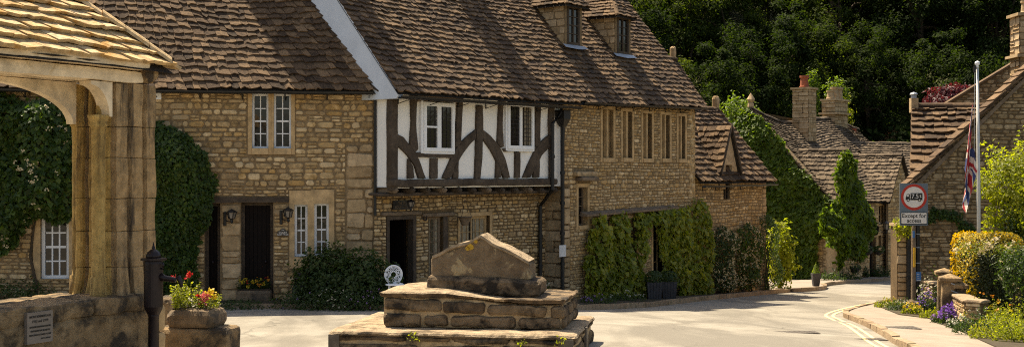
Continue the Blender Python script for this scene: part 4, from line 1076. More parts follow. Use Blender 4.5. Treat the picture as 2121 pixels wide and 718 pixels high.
# beams and arch braces (limewashed timber)
mb = MB(); rough_block(mb, FK, -7.5, -.19, 3.98, 4.15, -.30, .03, .16, .012, .03, 32); mb.build('beam', M['beam'], K)
mb = MB(); rough_block(mb, FK, -7.5, -.20, 4.155, 4.31, -.22, .15, .16, .012, .03, 33); mb.build('beam', M['beam'], K)
for z, a0, a1 in ((4.22, -2.2, -1.55), (4.24, -3.2, -2.4), (4.21, -1.5, -1.1)):
    mb = MB(); mb.prism([FK.pt(a0, z, .155), FK.pt((a0+a1)/2, z-.014, .155), FK.pt(a1, z+.004, .155), FK.pt((a0+a1)/2, z+.012, .155)], V((FK.n.x, FK.n.y, 0))*.003); mb.build('crack', M['under'], K)
def arch(a_in, a_out, zt, zb_, o0, o1, sg=1, name='brace'):
    n = 14; q = [(a_in, zt), (a_in, zb_)]
    for i in range(n+1):
        t_ = i/n*PI/2; q.append((a_in-.05-(abs(a_out-a_in)-.05)*(1-math.cos(t_)), zb_+(zt-.05-zb_)*math.sin(t_)))
    q.append((a_out, zt)); mb = MB(); mb.prism([FK.pt(a, z, o0) for a, z in q], V((FK.n.x, FK.n.y, 0))*(o1-o0)); return mb.build(name, M['beam'], K)
arch(-.72, -1.08, 3.978, 3.54, -.22, -.02)
arch(-.86, -2.35, 3.978, 3.45, -.62, -.50)
mb = MB(); rough_block(mb, FK, -7.5, -.7, 3.98, 4.16, -.75, -.46, .16, .012, .03, 34); mb.build('beam', M['beam'], K)
# low wall with its worn coping
mb = MB(); rough_block(mb, FK, -7.5, -.02, -.1, 1.10, -.95, .17, .09, .045, .06, 35); mb.build('base_wall', M['base_stone'], K)
mb = MB(); rg = random.Random(3); x = -7.5
while x < -.25:
    w_ = min(rg.uniform(1.6, 2.8), -.22-x)
    rough_block(mb, FK, x+.005, x+w_-.005, 1.06, 1.27, -.98, .19, .06, .035, .035, rg.random()*50); x += w_
mb.build('coping', M['base_stone'], K)
mb = MB(); rough_block(mb, FK, -.24, .0, -.1, .75, -.5, .22, .06, .010, .03, 41); rough_block(mb, FK, -.24, .0, .76, 1.12, -.5, .22, .06, .010, .03, 42); rough_block(mb, FK, -.22, -.01, 1.13, 1.27, -.48, .19, .06, .014, .04, 43)
mb.build('quoin', M['dress'], K)
# roof
tp = math.tan(math.radians(44)); oe, ae, ze = .17, .20, 4.20; ob = -1.95; om = (oe+ob)/2; hr_ = (oe-ob)/2; ztop = ze+tp*hr_
def mk(mb):
    slates(mb, [FK.pt(-8, ze, oe), FK.pt(ae, ze, oe)], [FK.pt(-8, ztop, om), FK.pt(ae-hr_, ztop, om)], 8, (.22, .46), .04, 21, .75, wscale=.8, rag=.3, lift=1.1)
    slates(mb, [FK.pt(ae, ze, oe), FK.pt(ae, ze, ob)], [FK.pt(ae-hr_, ztop, om), FK.pt(ae-hr_-.01, ztop, om)], 7, (.26, .5), .042, 22, .75, lift=1.1)
    slates(mb, [FK.pt(ae, ze, ob), FK.pt(-8, ze, ob)], [FK.pt(ae-hr_, ztop, om), FK.pt(-8, ztop, om)], 7, (.3, .6), .042, 23, .75, lift=1.1)
    mb.cur = 1
    ridge_cap(mb, FK.pt(ae-.02, ze+.10, oe-.02), FK.pt(ae-hr_, ztop+.08, om), .09, .34, 5, .04)
roof_obj(K, mk, mat='tile_gold')
# other piers beyond the left edge
for a in (-4.2, -7.4):
    mb = MB(); extrude_outline(mb, FK, [(p[0]+a+.2, p[1]) for p in out], zs[::4], seed=a); mb.build('pier', M['pier'], K)
mb = MB(); mb.fbox(FK, -4.4, -4.2, 0, 4.2, -1.85, -1.65); mb.build('rear_post', M['pier_gold'], K)
mb = MB(); mb.fbox(FK, -8, .05, 4.2, 4.4, -1.85, -1.7); mb.build('rear_beam', M['beam'], K)
# bronze notice on the wall
r = FK.R(57, 645, 110, 709, .24); mb = MB(); r = (r[0], r[1], r[2], r[3])
mb.fbox(FK, r[0], r[1], r[2], r[3], .19, .235); pq = mb.build('notice_plate', m_plain('cast_plate', (.22, .18, .145), .6, .2, .15), None)
tag(pq, 'grey cast metal plaque lettered in black fixed to the market cross base wall', 'plaque')
rt = V((FK.d.x, FK.d.y, 0)); ca, cw, ch = (r[0]+r[1])/2, r[1]-r[0], r[3]-r[2]
for s, zz, sz, off in (("ANCIENT MONUMENTS ACTS", .86, .078, 0), ("1913 and 1979", .71, .085, 0), ("ANY PERSON DAMAGING OR DEFACING", .53, .055, 0), ("THIS MONUMENT WILL BE LIABLE TO", .40, .055, 0), ("PROSECUTION ACCORDING TO LAW", .27, .055, 0), ("DEPT OF THE ENV", .14, .045, .22)):
    text_obj('lettering', s, FK.pt(ca+off*cw, r[2]+zz*ch, .2375), rt, (0, 0, 1), sz*ch*1.35, 'sign_black', pq, .001, wide=min(1, .86*cw/(len(s)*sz*ch*1.35*.62)) if off == 0 else .8, extra=.0008)

# ================================================================= cast-iron pump, stone blocks, flower trough
PY_ = 15.9; px_ = (318-CX)/F*PY_; zz = lambda y: E-(y-CY)/F*PY_
T = thing('water_pump', (px_, PY_, 0), 'dark cast iron village water pump with domed cap and spout beside the pier', 'water pump')
mb = MB(); mb.lathe((px_, PY_, 0), [(.17, 0), (.17, .12), (.09, .18), (.068, .22), (.066, 1.02), (.075, 1.04)], 20); mb.build('post', M['iron'], T, smooth=True)
mb = MB(); mb.lathe((px_, PY_, 0), [(.07, 1.03), (.10, 1.09), (.118, 1.14), (.118, zz(545)), (.112, zz(540)), (.16, zz(538)), (.16, zz(534)), (.10, zz(533))], 24); mb.build('body', M['iron'], T, smooth=False)
mb = MB(); mb.lathe((px_, PY_, 0), [(.095, zz(534)), (.092, zz(528)), (.075, zz(522)), (.04, zz(517)), (.018, zz(515)), (.022, zz(512)), (.014, zz(510)), (.002, zz(500))], 30, .05, 10); mb.build('cap', M['iron'], T, smooth=True)
mb = MB(); mb.tube([(px_+.08, PY_-.02, zz(572)), (px_+.15, PY_-.03, zz(575)), (px_+.28, PY_-.05, zz(578)), (px_+.30, PY_-.05, zz(579))], [.065, .038, .032, .036], 14); sp = mb.build('spout', M['iron'], T, smooth=True)
mb = MB(); mb.tube([(px_+.33, PY_-.05, zz(570)), (px_+.34, PY_-.05, zz(576)), (px_+.37, PY_-.06, zz(590)), (px_+.38, PY_-.06, zz(593))], [.022, .03, .024, .012], 12); mb.build('tap', M['iron'], sp, smooth=True)
mb = MB(); mb.tube([(px_+.115, PY_-.05, zz(556)), (px_+.14, PY_-.06, zz(548)), (px_+.135, PY_-.06, zz(543))], [.018, .016, .012], 8); mb.build('lug', M['iron'], T, smooth=True)
FT = Fr(((308-CX)/F*17.2, 17.2), (.995, -.10))
t1 = thing('stone_block', FT.pt(.6, 0, -.3), 'rough squared stone block carrying the flower trough beside the pump', 'stone block')
mb = MB(); rough_block(mb, FT, 0, FT.at(470), -.05, .70, -.62, 0, .07, .025, .05, 51); mb.build('block', M['base_stone'], t1)
t2 = FT.pt(.18, 0, -1.1)
mb = MB(); fq = Fr(((318-CX)/F*18.6, 18.6), (1, 0)); rough_block(mb, fq, 0, .22, -.05, .97, -.4, 0, .07, .02, .06, 52); tag(mb.build('stone_block', M['base_stone']), 'upright rounded stone standing just behind the water pump', 'stone block')
tt = thing('flower_trough', FT.pt(.6, .68, -.3), 'grey stone trough of red pink and yellow flowers standing on a block', 'flower trough')
x0, x1 = FT.at(342, -.06), FT.at(446, -.06); z1 = FT.z(.5, 641, -.06)
mb = MB(); rough_block(mb, FT, x0, x1, .68, z1, -.60, -.04, .05, .016, .07, 53); mb.build('trough', M['trough'], tt)
mb = MB(); mb.fbox(FT, x0+.08, x1-.08, z1-.02, z1+.012, -.52, -.12); mb.build('soil', M['soil'], tt)
def sprays(T, fr, a0, a1, o0, o1, z, n, h, mat, size, seed, prof=None, up=1.0):
    rg = random.Random(seed); mb = MB(); st = MB()
    for _ in range(n):
        a, o = rg.uniform(a0, a1), rg.uniform(o0, o1); u = (a-a0)/(a1-a0); hh = h*(prof(u) if prof else 1)*rg.uniform(.5, 1)
        b = fr.pt(a, z, o); tip = b+V((rg.gauss(0, .25)*hh, rg.gauss(0, .2)*hh, hh)); st.tube([b, b.lerp(tip, .5)+rv(rg)*.01, tip], [.004, .003, .002], 4)
        m = int(hh/.028)
        for k in range(1, m+1):
            p = b.lerp(tip, k/m); 
            for _ in range(2): leaf(mb, p, V((0, -.3, 1))+rv(rg)*.6, V((rg.gauss(0, 1), rg.gauss(0, 1), .2)), size*rg.uniform(.6, 1.3), size*.6)
    mb.build('foliage', M[mat], T); st.build('stem', M[mat], T)
sprays(tt, FT, x0+.08, x1-.06, -.5, -.1, z1, 85, .34, 'l_bright', .045, 5, prof=lambda u: 1.1 if u < .35 else .55)
rg = random.Random(9)
def blooms(T, spots, mat, s, n=14, name='blossoms'):
    mb = MB()
    for c, r in spots:
        for _ in range(n): leaf4(mb, c+rv(rg)*r, V((0, -.6, .5))+rv(rg)*.7, rv(rg), s, s)
    mb.build(name, M[mat], T)
def ft(px, py, o=-.2): a, z = FT.Q(px, py, o); return FT.pt(a, z, o)
blooms(tt, [(ft(390, 571), .018), (ft(392, 565), .015), (ft(362, 577), .03), (ft(412, 613), .012)], 'f_red', .035)
blooms(tt, [(ft(426, 615), .035), (ft(430, 609), .03), (ft(421, 620), .03)], 'f_pink', .04, 24)
blooms(tt, [(ft(438, 606), .04), (ft(444, 610), .03), (ft(432, 604), .02)], 'f_yellow', .04, 20)
blooms(tt, [(ft(380+i*7, 632-(i % 3)*6), .025) for i in range(7)], 'f_white', .02, 16)
mb = MB()
mb.tube([ft(384, 605), ft(388, 580), ft(391, 560)], .003, 5); mb.tube([ft(410, 620), ft(412, 600), ft(413, 592)], .003, 5); mb.build('flower_stem', M['l_bright'], tt)
# ================================================================= beds, kerbs and everything along the left and middle fronts
def edge_sheet(name, pts, dz, mat, skirt=.12): return sheet(name, pts, dz, mat, .7, skirt=skirt, rough=.02)
bed1 = [gp(380, 634), gp(470, 637), gp(640, 638), gp(792, 640), gp(860, 641), gp(1000, 641), gp(1150, 641), gp(1200, 641), gp(1240, 640), gp(1330, 636), gp(1440, 623), gp(1540, 613), gp(1600, 607), gp(1640, 604)]
inner = [FM.pt(18.2, 0, -.1).to_2d(), FM.pt(6.3, 0, -.1).to_2d(), FM.pt(6.2, 0, -.7).to_2d(), FM.pt(0, 0, -.7).to_2d(), FC.pt(-5.5, 0, -.1).to_2d()]
edge_sheet('verge', bed1+inner, .09, M['verge'])
kerb('kerb', smooth_line([p+V((0, 0)) for p in bed1[6:]], 1), .16, .13, 7)
kerb('kerb', smooth_line([p for p in bed1[:7]], 1), .12, .10, 8)
fore = [gp(1600, 607), gp(1640, 604), gp(1700, 601), gp(1712, 596), gp(1700, 592), gp(1760, 586), gp(1850, 579), F4.pt(9, 0, .0).to_2d(), F4.pt(0, 0, .0).to_2d(), FM.pt(22, 0, -3.2).to_2d(), FM.pt(18.3, 0, -.3).to_2d()]
edge_sheet('forecourt', fore, .10, M['pave'])
kerb('kerb', smooth_line(fore[1:7], 1), .14, .13, 9)
mb = MB(); q = gp(624, 633); mb.box((q.x, q.y+.35, .125), (.9, .5, .06), .1); tag(mb.build('doorstep_slab', M['kerb']), 'flat pale stone slab lying in the bed before the cottage', 'stone slab')

# ivy and climbers on the cottage
wall_plant('ivy', FC, [(300, 262), (335, 250), (368, 262), (400, 290), (425, 325), (445, 370), (452, 395), (440, 408), (430, 440), (425, 475), (412, 500), (418, 540), (410, 590), (370, 600), (300, 600)],
           'dense dark green ivy mound on the cottage wall beside the lantern door', 'ivy', 'l_ivy', 9000, .095, .75, seed=3, lump=1.1, ground=0)
wall_plant('wisteria', FC, [(-150, 190), (-20, 185), (30, 205), (70, 200), (110, 200), (150, 215), (170, 300), (160, 440), (120, 452), (80, 440), (50, 470), (30, 500), (10, 520), (-20, 470), (-150, 480)],
           'dark wall climber with pale cream flower clusters seen through the market cross arch', 'climber', 'l_ivy', 8500, .13, .8, seed=8, lump=1.3, flowers=('f_cream', .035, .035, .1), ground=0)
c = gp(25, 640); bush('shrub', (c.x, 26.0, .15), (1.0, .5, .45), 'low clipped dark shrub behind the market cross sill', 'shrub', 'l_dark', 2600, .06, 4, base=0)
rgs = random.Random(3)
cx_ = (690-CX)/F*26.8
bush('shrub', (cx_-.05, 26.7, .55), (.72, .5, .72), 'tall dark evergreen shrub directly below the lower twin sash window', 'shrub', 'l_dark', 5200, .085, 5, base=0, lump=3, up=.6)
bush('shrub', ((752-CX)/F*26.6, 26.5, .45), (.70, .5, .70), 'rounded dark evergreen shrub beside the open doorway and white chair', 'shrub', 'l_dark', 5000, .085, 6, base=0, lump=3, up=.6)
bush('shrub', ((640-CX)/F*26.4, 26.3, .12), (.75, .35, .26), 'low spreading green plant in front of the cottage flower tub', 'shrub', 'l_dark', 2200, .05, 7, base=0, flowers=('f_mauve', .02, .02))
bush('shrub', ((700-CX)/F*26.1, 26.0, .13), (.7, .3, .26), 'low ground plant with tiny white flowers at the road edge', 'shrub', 'l_dark', 2200, .045, 9, base=0, flowers=('f_white', .05, .018))
bush('shrub', ((770-CX)/F*26.1, 26.05, .13), (.55, .3, .30), 'low plant with mauve flowers at the road edge beside the cross base', 'shrub', 'l_dark', 1800, .045, 10, base=0, flowers=('f_mauve', .06, .02))
bush('shrub', ((500-CX)/F*26.3, 26.2, .05), (.5, .3, .14), 'patch of low green plants beneath the yellow flower trough', 'shrub', 'l_dark', 900, .045, 12, base=0)
# trough of yellow flowers between the doors
def trough(px0, px1, ytop, Y, lab, fl, seed, h=.34, d=.36, mat='trough', group=None, plants='l_dark', ph=.22, name='flower_trough'):
    fr = Fr(((px0-CX)/F*Y, Y), (.99, .1)); x1 = fr.at(px1); zt = fr.z(x1/2, ytop); g = min(0, G(fr.o.x, Y))
    T = thing(name, fr.pt(x1/2, zt-h, -d/2), lab, 'flower trough' if mat == 'trough' else 'planter', group)
    mb = MB(); rough_block(mb, fr, 0, x1, zt-h, zt, -d, 0, .08, .012, .05, seed); mb.build('trough', M[mat], T)
    mb = MB(); mb.fbox(fr, .04, x1-.04, zt-.01, zt+.012, -d+.04, -.04); mb.build('soil', M['soil'], T)
    sprays(T, fr, .04, x1-.04, -d+.05, -.05, zt, int(60*(x1)), ph, plants, .05, seed)
    r2 = random.Random(seed)
    for m_, n_, s_ in fl: blooms(T, [(fr.pt(r2.uniform(.04, x1-.04), zt+ph*r2.uniform(.35, 1.0), r2.uniform(-d+.05, -.0)), .02) for _ in range(n_)], m_, s_, 8)
    return T
trough(487, 562, 600, 26.9, 'stone trough of yellow and orange flowers between the two dark cottage doors', [('f_yellow', 14, .035), ('f_orange', 8, .03), ('f_red', 3, .025)], 3, h=.28)
trough(604, 662, 588, 26.9, 'dark tub of mixed mauve flowers below the cottage sash window', [('f_mauve', 8, .03)], 4, h=.36, mat='planter', ph=.3, name='flower_tub')

# lanterns
def lantern(px, ytop, ybot, fr, o, lab, side=-1, w=.24, group=None, name='wall_lantern', hang=False):
    a = fr.at(px, o); zt, zb_ = fr.z(a, ytop, o), fr.z(a, ybot, o); h = zt-zb_; c = fr.pt(a, 0, o)
    T = thing(name, c+V((0, 0, zb_)), lab, 'lantern', group)
    hd = MB(); z0, z1, z2 = zb_+h*.30, zb_+h*.72, zt
    hd.lathe(c, [(w*.5, z1), (w*.5, z1+h*.03), (w*.30, z1+h*.14), (w*.10, z1+h*.2), (w*.05, z2-.02), (.006, z2)], 6); hd.build('cap', M['black'], T)
    b = MB(); b.lathe(c, [(.01, zb_), (w*.14, zb_+h*.08), (w*.12, z0-h*.05), (w*.28, z0)], 6)
    for k in range(6):
        an = 2*PI*k/6; b.tube([c+V((w*.26*math.cos(an), w*.26*math.sin(an), z0)), c+V((w*.42*math.cos(an), w*.42*math.sin(an), z1))], .009, 4)
    b.build('cage', M['black'], T)
    g = MB(); g.lathe(c, [(w*.24, z0+.01), (w*.39, z1-.005)], 6); g.build('lantern_glass', M['lglass'], T)
    if hang:
        m_ = MB(); m_.tube([c+V((0, 0, zt-.01)), c+V((0, 0, zt+.25))], .008, 5)
    else:
        m_ = MB(); zc = zb_+h*.25; wl = fr.pt(a+side*.16, 0, .03); m_.tube([wl+V((0, 0, zc-.14)), wl+V((0, 0, zc+.16))], .035, 8)
        m_.tube([wl+V((0, 0, zc)), fr.pt(a+side*.10, zc-.04, o*.5), c+V((0, 0, zb_+.03))], .012, 6)
    m_.build('bracket', M['black'], T)
    return T
t = NT('lantern_glass_smoky'); b = t.n('ShaderNodeBsdfPrincipled'); b.inputs['Base Color'].default_value = (.16, .14, .12, 1); b.inputs['Roughness'].default_value = .15; t.l(b.outputs[0], t.out.inputs[0]); M['lglass'] = t.m
lantern(480, 431, 462, FC, .20, 'black coach lantern on the stone jamb between the two cottage doors', -1)
lantern(597, 427, 460, FC, .22, 'black coach lantern above the arched name plaque', -1, w=.25)
lantern(851, 411, 436, FM, RC+.32, 'black lantern hanging over the open doorway beside the dark signboard', hang=True, w=.2, name='hanging_lantern')
# cottage name plaque
r = FC.R(575, 478, 597, 488, .04); ca = (r[0]+r[1])/2; mb = MB()
pts = [(r[0], r[2]), (r[1], r[2]), (r[1], r[3])]+[(ca+(.55*(r[1]-r[0])/2)*math.cos(PI*k/8), r[3]+.055*math.sin(PI*k/8)) for k in range(9)]+[(r[0], r[3])]
mb.prism([FC.pt(a, z, .03) for a, z in pts], V((FC.n.x, FC.n.y, 0))*.03); pq = tag(mb.build('name_plaque', M['black']), 'small black arched cottage plaque with pale lettering below a coach lantern', 'plaque')
for s, zz_ in (('COURT', .62), ('COTTAGE', .22)):
    text_obj('lettering', s, FC.pt(ca, r[2]+(r[3]-r[2])*(zz_+.08), .063), (FC.d.x, FC.d.y, 0), (0, 0, 1), .052, 'sign_white', pq, .001)
text_obj('lettering', 'THE', FC.pt(ca, r[3]+.02, .063), (FC.d.x, FC.d.y, 0), (0, 0, 1), .035, 'sign_white', pq, .001)
# dark board over the doorway
r = FM.R(814, 415, 846, 434, RC+.05); mb = MB(); mb.fbox(FM, r[0], r[1]+.1, r[2], r[3], RC+.03, RC+.06); pq = tag(mb.build('signboard', M['black']), 'dark wooden house signboard fixed above the open doorway', 'sign')
for s, zz_ in (('THE OLD', .7), ('COURT HOUSE', .3)):
    text_obj('lettering', s, FM.pt((r[0]+r[1]+.1)/2, r[2]+(r[3]-r[2])*zz_, RC+.063), (FM.d.x, FM.d.y, 0), (0, 0, 1), .085, 'timber_light', pq, .001, wide=.85)
# horseshoe
a, z = FM.Q(881, 451, RC+.05); mb = MB(); mb.tube([FM.pt(a+.055*math.sin(t_), z-.06*math.cos(t_), RC+.045) for t_ in [(-2.5+5*i/16) for i in range(17)]], .013, 6); tag(mb.build('horseshoe', M['iron']), 'iron horseshoe hung on the wall between the open doorway and first window', 'horseshoe')
# iron hoops under the jetty are its hooks
# hanging basket
a, z = FM.Q(963, 449, RC+.3); c = FM.pt(a, 0, RC+.3); T = thing('hanging_basket', c+V((0, 0, z-.2)), 'empty grey cone hanging basket in front of the ground floor casement', 'basket')
mb = MB(); mb.lathe(c, [(.07, z-.20), (.15, z-.02), (.18, z+.0), (.17, z+.012)], 14); mb.build('basket', M['timber_light'], T)
mb = MB()
for k in range(3): mb.tube([c+V((.16*math.cos(k*2.1), .16*math.sin(k*2.1), z)), c+V((0, 0, z+.42))], .005, 4)
mb.build('chain', M['iron'], T)
# meter box and ring
r = FC.R(322, 193, 334, 206, .05); mb = MB(); mb.fbox(FC, r[0], r[1], r[2], r[3], .0, .08); tag(mb.build('junction_box', M['white']), 'small white cable box on the cottage wall under the eaves', 'cable box')
# white cast garden chair
Y = 26.25; X = (815-CX)/F*Y; T = thing('garden_chair', (X, Y, .09), 'white ornate cast metal garden chair with pierced oval back by the doorway', 'chair', rz=0)
mb = MB(); cz = .09+.62; ax = V((.94, .34, 0)); tl = V((0, .12, 1)).normalized(); C0 = V((X, Y, cz))
el = lambda r, t_: C0+ax*(.185*r*math.cos(t_))+tl*(.19*r*math.sin(t_))
def ring(r, rad, n=28): pts = [el(r, 2*PI*i/n) for i in range(n+1)]; mb.tube(pts, rad, 6, False)
ring(1, .016); ring(.86, .009); ring(.34, .010)
for k in range(10):
    a = 2*PI*k/10; mb.tube([el(.34, a), el(.6, a+.22), el(.86, a)], .0085, 5, False); mb.tube([el(.34, a), el(.6, a-.22), el(.86, a)], .0085, 5, False)
    mb.tube([el(.6+.09*math.cos(q), a+.31+.16*math.sin(q)) for q in [2*PI*i/8 for i in range(9)]], .007, 4, False)
mb.build('backrest', M['white'], T)
mb = MB(); sc_ = V((X+.05, Y-.22, .09+.43)); mb.lathe(sc_, [(.19, -.012), (.20, 0), (.19, .012)], 20); mb.build('seat', M['white'], T)
for k in range(4):
    a = PI/4+k*PI/2; mb = MB(); p0 = sc_+V((.15*math.cos(a), .15*math.sin(a), 0)); mb.tube([p0, p0+V((.03*math.cos(a), .03*math.sin(a), -.2)), V((p0.x+.05*math.cos(a), p0.y+.05*math.sin(a), .09))], [.016, .011, .014], 6); mb.build('leg', M['white'], T)
mb = MB()
for s in (-1, 1): mb.tube([sc_+ax*(.15*s)+V((0, .12, 0)), C0+ax*.10*s-tl*.17], .012, 5)
mb.build('back_support', M['white'], T)
# pots and plants at the pier foot
herb('flower_pot_plant', (1118-CX)/F*30.2, 30.0, .6, .75, 'leafy green potted plant at the foot of the stone pier', 'plant', 'l_dark', 420, .09, 3, z=G(.6, 30), fl=[('f_white', 3, .03)])
herb('flower_clump', (1131-CX)/F*29.5, 29.3, .45, .40, 'low clump of purple and white flowers in front of the stone pier', 'flowers', 'l_dark', 200, .05, 4, z=G(.7, 29.3)+.1, fl=[('f_purple', 14, .035), ('f_white', 8, .03)])
herb('flower_clump', (842-CX)/F*26.9, 26.7, .3, .42, 'magenta flowers beside the white garden chair', 'flowers', 'l_dark', 120, .05, 6, z=.09, fl=[('f_mauve', 6, .03)])

# canopy ledge and creepers on the long range
mb = MB(); A, Z = FM.Q(1222, 447, .3); B2, Z2 = FM.Q(1412, 431, .3)
mb.prism([FM.pt(A, Z-.02, .0), FM.pt(A, Z+.10, .0), FM.pt(A, Z+.03, .22), FM.pt(A, Z-.02, .22)], FM.pt(B2, Z2, 0)-FM.pt(A, Z, 0)); mb.build('canopy', M['timber_light'], H)
wall_plant('creeper', FM, [(1222, 452), (1234, 440), (1246, 446), (1252, 480), (1256, 540), (1262, 450), (1268, 446), (1280, 434), (1292, 450), (1299, 500), (1303, 560), (1310, 450), (1314, 436), (1328, 440), (1330, 500), (1326, 560), (1336, 600), (1320, 622), (1260, 632), (1212, 628), (1208, 560), (1216, 500)],
           'broad leafy creeper on the lower wall just beside the black downpipe', 'creeper', 'l_creeper', 3300, .15, .42, seed=4, lump=2.0, hang=1.2, rough_edge=.13, o=.10, ground=-.5)
wall_plant('creeper', FM, [(1318, 436), (1352, 436), (1396, 428), (1410, 440), (1402, 500), (1404, 560), (1376, 570), (1362, 500), (1352, 465), (1338, 470), (1330, 520), (1318, 520)],
           'narrow leafy creeper over the pale window pillar in the middle of the range', 'creeper', 'l_creeper', 1300, .15, .30, seed=6, lump=1.5, hang=1.2, o=.12, ground=-.6)
wall_plant('creeper', FM, [(1394, 436), (1418, 424), (1424, 440), (1426, 500), (1432, 420), (1446, 412), (1462, 440), (1468, 500), (1466, 560), (1468, 606), (1440, 612), (1400, 612), (1392, 540)],
           'leafy creeper at the far corner of the range rising above the ledge', 'creeper', 'l_creeper', 2500, .15, .35, seed=9, lump=2.0, hang=1.2, rough_edge=.13, o=.10, ground=-.8)
for px, w_, y1, lab in ((1355, .42, 573, 'dark square planter with leafy shrub under the pale window pillar, its twin beside it'), (1385, .42, 580, 'dark square planter with leafy shrub under the far creeper, beside its twin')):
    a = FM.at(px, .75); c = FM.pt(a, 0, .75); g = G(c.x, c.y)+.09; T = thing('planter', (c.x, c.y, g), lab, 'planter', 'dark planters below the creeper')
    mb = MB(); h_ = .46; mb.hexa([c+V((s*.17, t_*.17, g)) for s, t_ in ((-1, -1), (1, -1), (1, 1), (-1, 1))]+[c+V((s*.21, t_*.21, g+h_)) for s, t_ in ((-1, -1), (1, -1), (1, 1), (-1, 1))])
    for k in range(6): mb.tube([c+V((-.17+.068*k, -.178, g)), c+V((-.21+.084*k, -.216, g+h_))], .006, 4)
    mb.build('pot', M['planter'], T)
    r2 = random.Random(px); lb = MB()
    for _ in range(420):
        d = rv(r2).normalized(); leaf(lb, c+V((d.x*.24, d.y*.24, g+h_+.12+d.z*.18))*1.0, d+V((0, 0, .4)), rv(r2), .08, .05)
    lb.build('foliage', M['l_dark'], T)
for i, (x, y, w_, h_, lab, m_, f_) in enumerate(((1300, 626, 1.0, .28, 'low white flowering edging plant under the first creeper before the planters', 'l_dark', 'f_white'), (1425, 610, 1.2, .32, 'low white flowering edging plant beyond the planters under the far creeper', 'l_dark', 'f_white'), (1500, 603, 1.3, .36, 'low flowering plants under the pale flowered climbers', 'l_dark', 'f_mauve'), (1570, 600, .9, .40, 'grey green edging plant near the far end of the kerb', 'l_dark', 'f_white'), (1240, 632, .9, .22, 'low dark plants at the foot of the nearest creeper', 'l_dark', 'f_mauve'))):
    g = gp(x, y+4); herb('edging_plant', g.x, g.y+.15, w_, h_, lab, 'plant', m_, 420, .055, 20+i, z=G(g.x, g.y)+.08, fl=[(f_, 22, .025)])
wall_plant('climbing_rose', FM, [(1470, 480), (1490, 468), (1512, 480), (1517, 540), (1512, 600), (1474, 602), (1468, 540)], 'dark climber with pale flowers next to the creeper on the small wing', 'climber', 'l_dark', 1800, .09, .4, seed=12, flowers=('f_cream', .16, .03, -.05), o=.03, ground=-.9)
wall_plant('climbing_rose', FM, [(1520, 480), (1540, 462), (1566, 476), (1572, 540), (1566, 592), (1524, 598)], 'dark climber with cream flowers, nearer the corner of the small wing', 'climber', 'l_ivy', 1900, .09, .4, seed=13, flowers=('f_cream', .16, .03, -.15), o=.03, ground=-1.0)
wall_plant('rosemary_bush', FM, [(1570, 455), (1592, 446), (1606, 480), (1608, 540), (1612, 590), (1580, 604), (1572, 540)], 'tall grey green feathery shrub at the corner of the small wing', 'shrub', 'l_dark', 2200, .06, .5, seed=14, hang=-.6, o=.05, ground=-1.1)
c = FM.pt(FM.at(1610, -.5), 0, -.5); bush('bright_shrub', (c.x+.12, c.y, .0), (.40, .40, 1.05), 'sunlit yellow green shrub leaning out past the small wing corner', 'shrub', 'l_bright', 1700, .14, 15, base=G(c.x, c.y), amp=.8, lump=2.6)

# ================================================================= SMALL WING (beyond the court house) and tall house behind
S3 = thing('small_wing', FM.pt(15.5, -.9, 0), 'low stone wing with steep slate roof, narrow half dormer and upright finial', 'house')
aT = FM.at(1590); ze3 = E-(377-CY)/F*40.5
sl = FM.R(1502, 330, 1515, 412); sl = (sl[0], sl[1], sl[2], sl[3])
wall('wall', S3, FM, [(aE+.01, -2.4), (aT, -2.4), (aT, ze3), (aE+.01, ze3)], holes=[(sl[0], sl[1], sl[2], ze3-.01)], o=-.06, quoins=[(aT-.3, aT, -2, ze3)], hr=(.07, .15), wr=(.1, .28), seed=61)
dw = FM.R(1490, 348, 1526, 378); am = (sl[0]+sl[1])/2; zap = FM.z(am, 262)
pz3 = (4.95-ze3)/(1.70+.2)
def r3(mb): slates(mb, [FM.pt(aE-.02, ze3+.02, .2), FM.pt(aT+.15, ze3+.02, .2)], [FM.pt(aE-.02, 4.85, -1.70), FM.pt(aT-.25, 4.98, -1.70)], 15, (.18, .42), .032, 31, .65, sag=lambda u, v: -.04*math.sin(PI*v)); ridge_cap(mb, FM.pt(aE, 4.87, -1.7), FM.pt(aT-.3, 5.0, -1.7), .09)
roof_obj(S3, r3)
def r3b(mb): slates(mb, [FM.pt(aE-.02, ze3, -3.6), FM.pt(aT+.1, ze3, -3.6)][::-1], [FM.pt(aE-.02, 4.85, -1.70), FM.pt(aT-.25, 4.98, -1.70)][::-1], 12, (.2, .4), .03, 33, .7)
roof_obj(S3, r3b, name='back_roof')
mb = MB(); q = [FM.pt(aT, -2.4, -.07), FM.pt(aT, ze3, -.07), FM.pt(aT-.1, 4.9, -1.7), FM.pt(aT, ze3, -3.5), FM.pt(aT, -2.4, -3.5)]; mb.prism(q, V((SD.x, SD.y, 0))*-.25); mb.build('gable_wall', M['rubble'], S3)
gutter(S3, FM, aE+.1, aT+.2, ze3-.09, ze3-.06, .25, .055, .8)
mb = MB(); q = [(dw[0]+.02, ze3-.2), (sl[0]-.005, ze3-.2), (sl[0]-.005, dw[3]+.1), (sl[1]+.005, dw[3]+.1), (sl[1]+.005, ze3-.2), (dw[1]-.02, ze3-.2), (dw[1], FM.z(dw[1], 352)), (am, zap), (dw[0], FM.z(dw[0], 352))]
for poly in (([0, 1, 2, 8]), ([4, 5, 6, 3]), ([2, 3, 6, 7, 8])):
    mb.prism([FM.pt(*q[i], -.2) for i in poly], V((FM.n.x, FM.n.y, 0))*.215)
hd = mb.build('half_dormer', M['ashlar'], S3)
wr_ = (sl[0]+.01, sl[1]-.01, sl[2]+.02, dw[3]+.08); mb = MB(); mb.fbox(FM, wr_[0], wr_[1], wr_[2], wr_[3], -.16, -.14); mb.build('pane', M['glass'], hd)
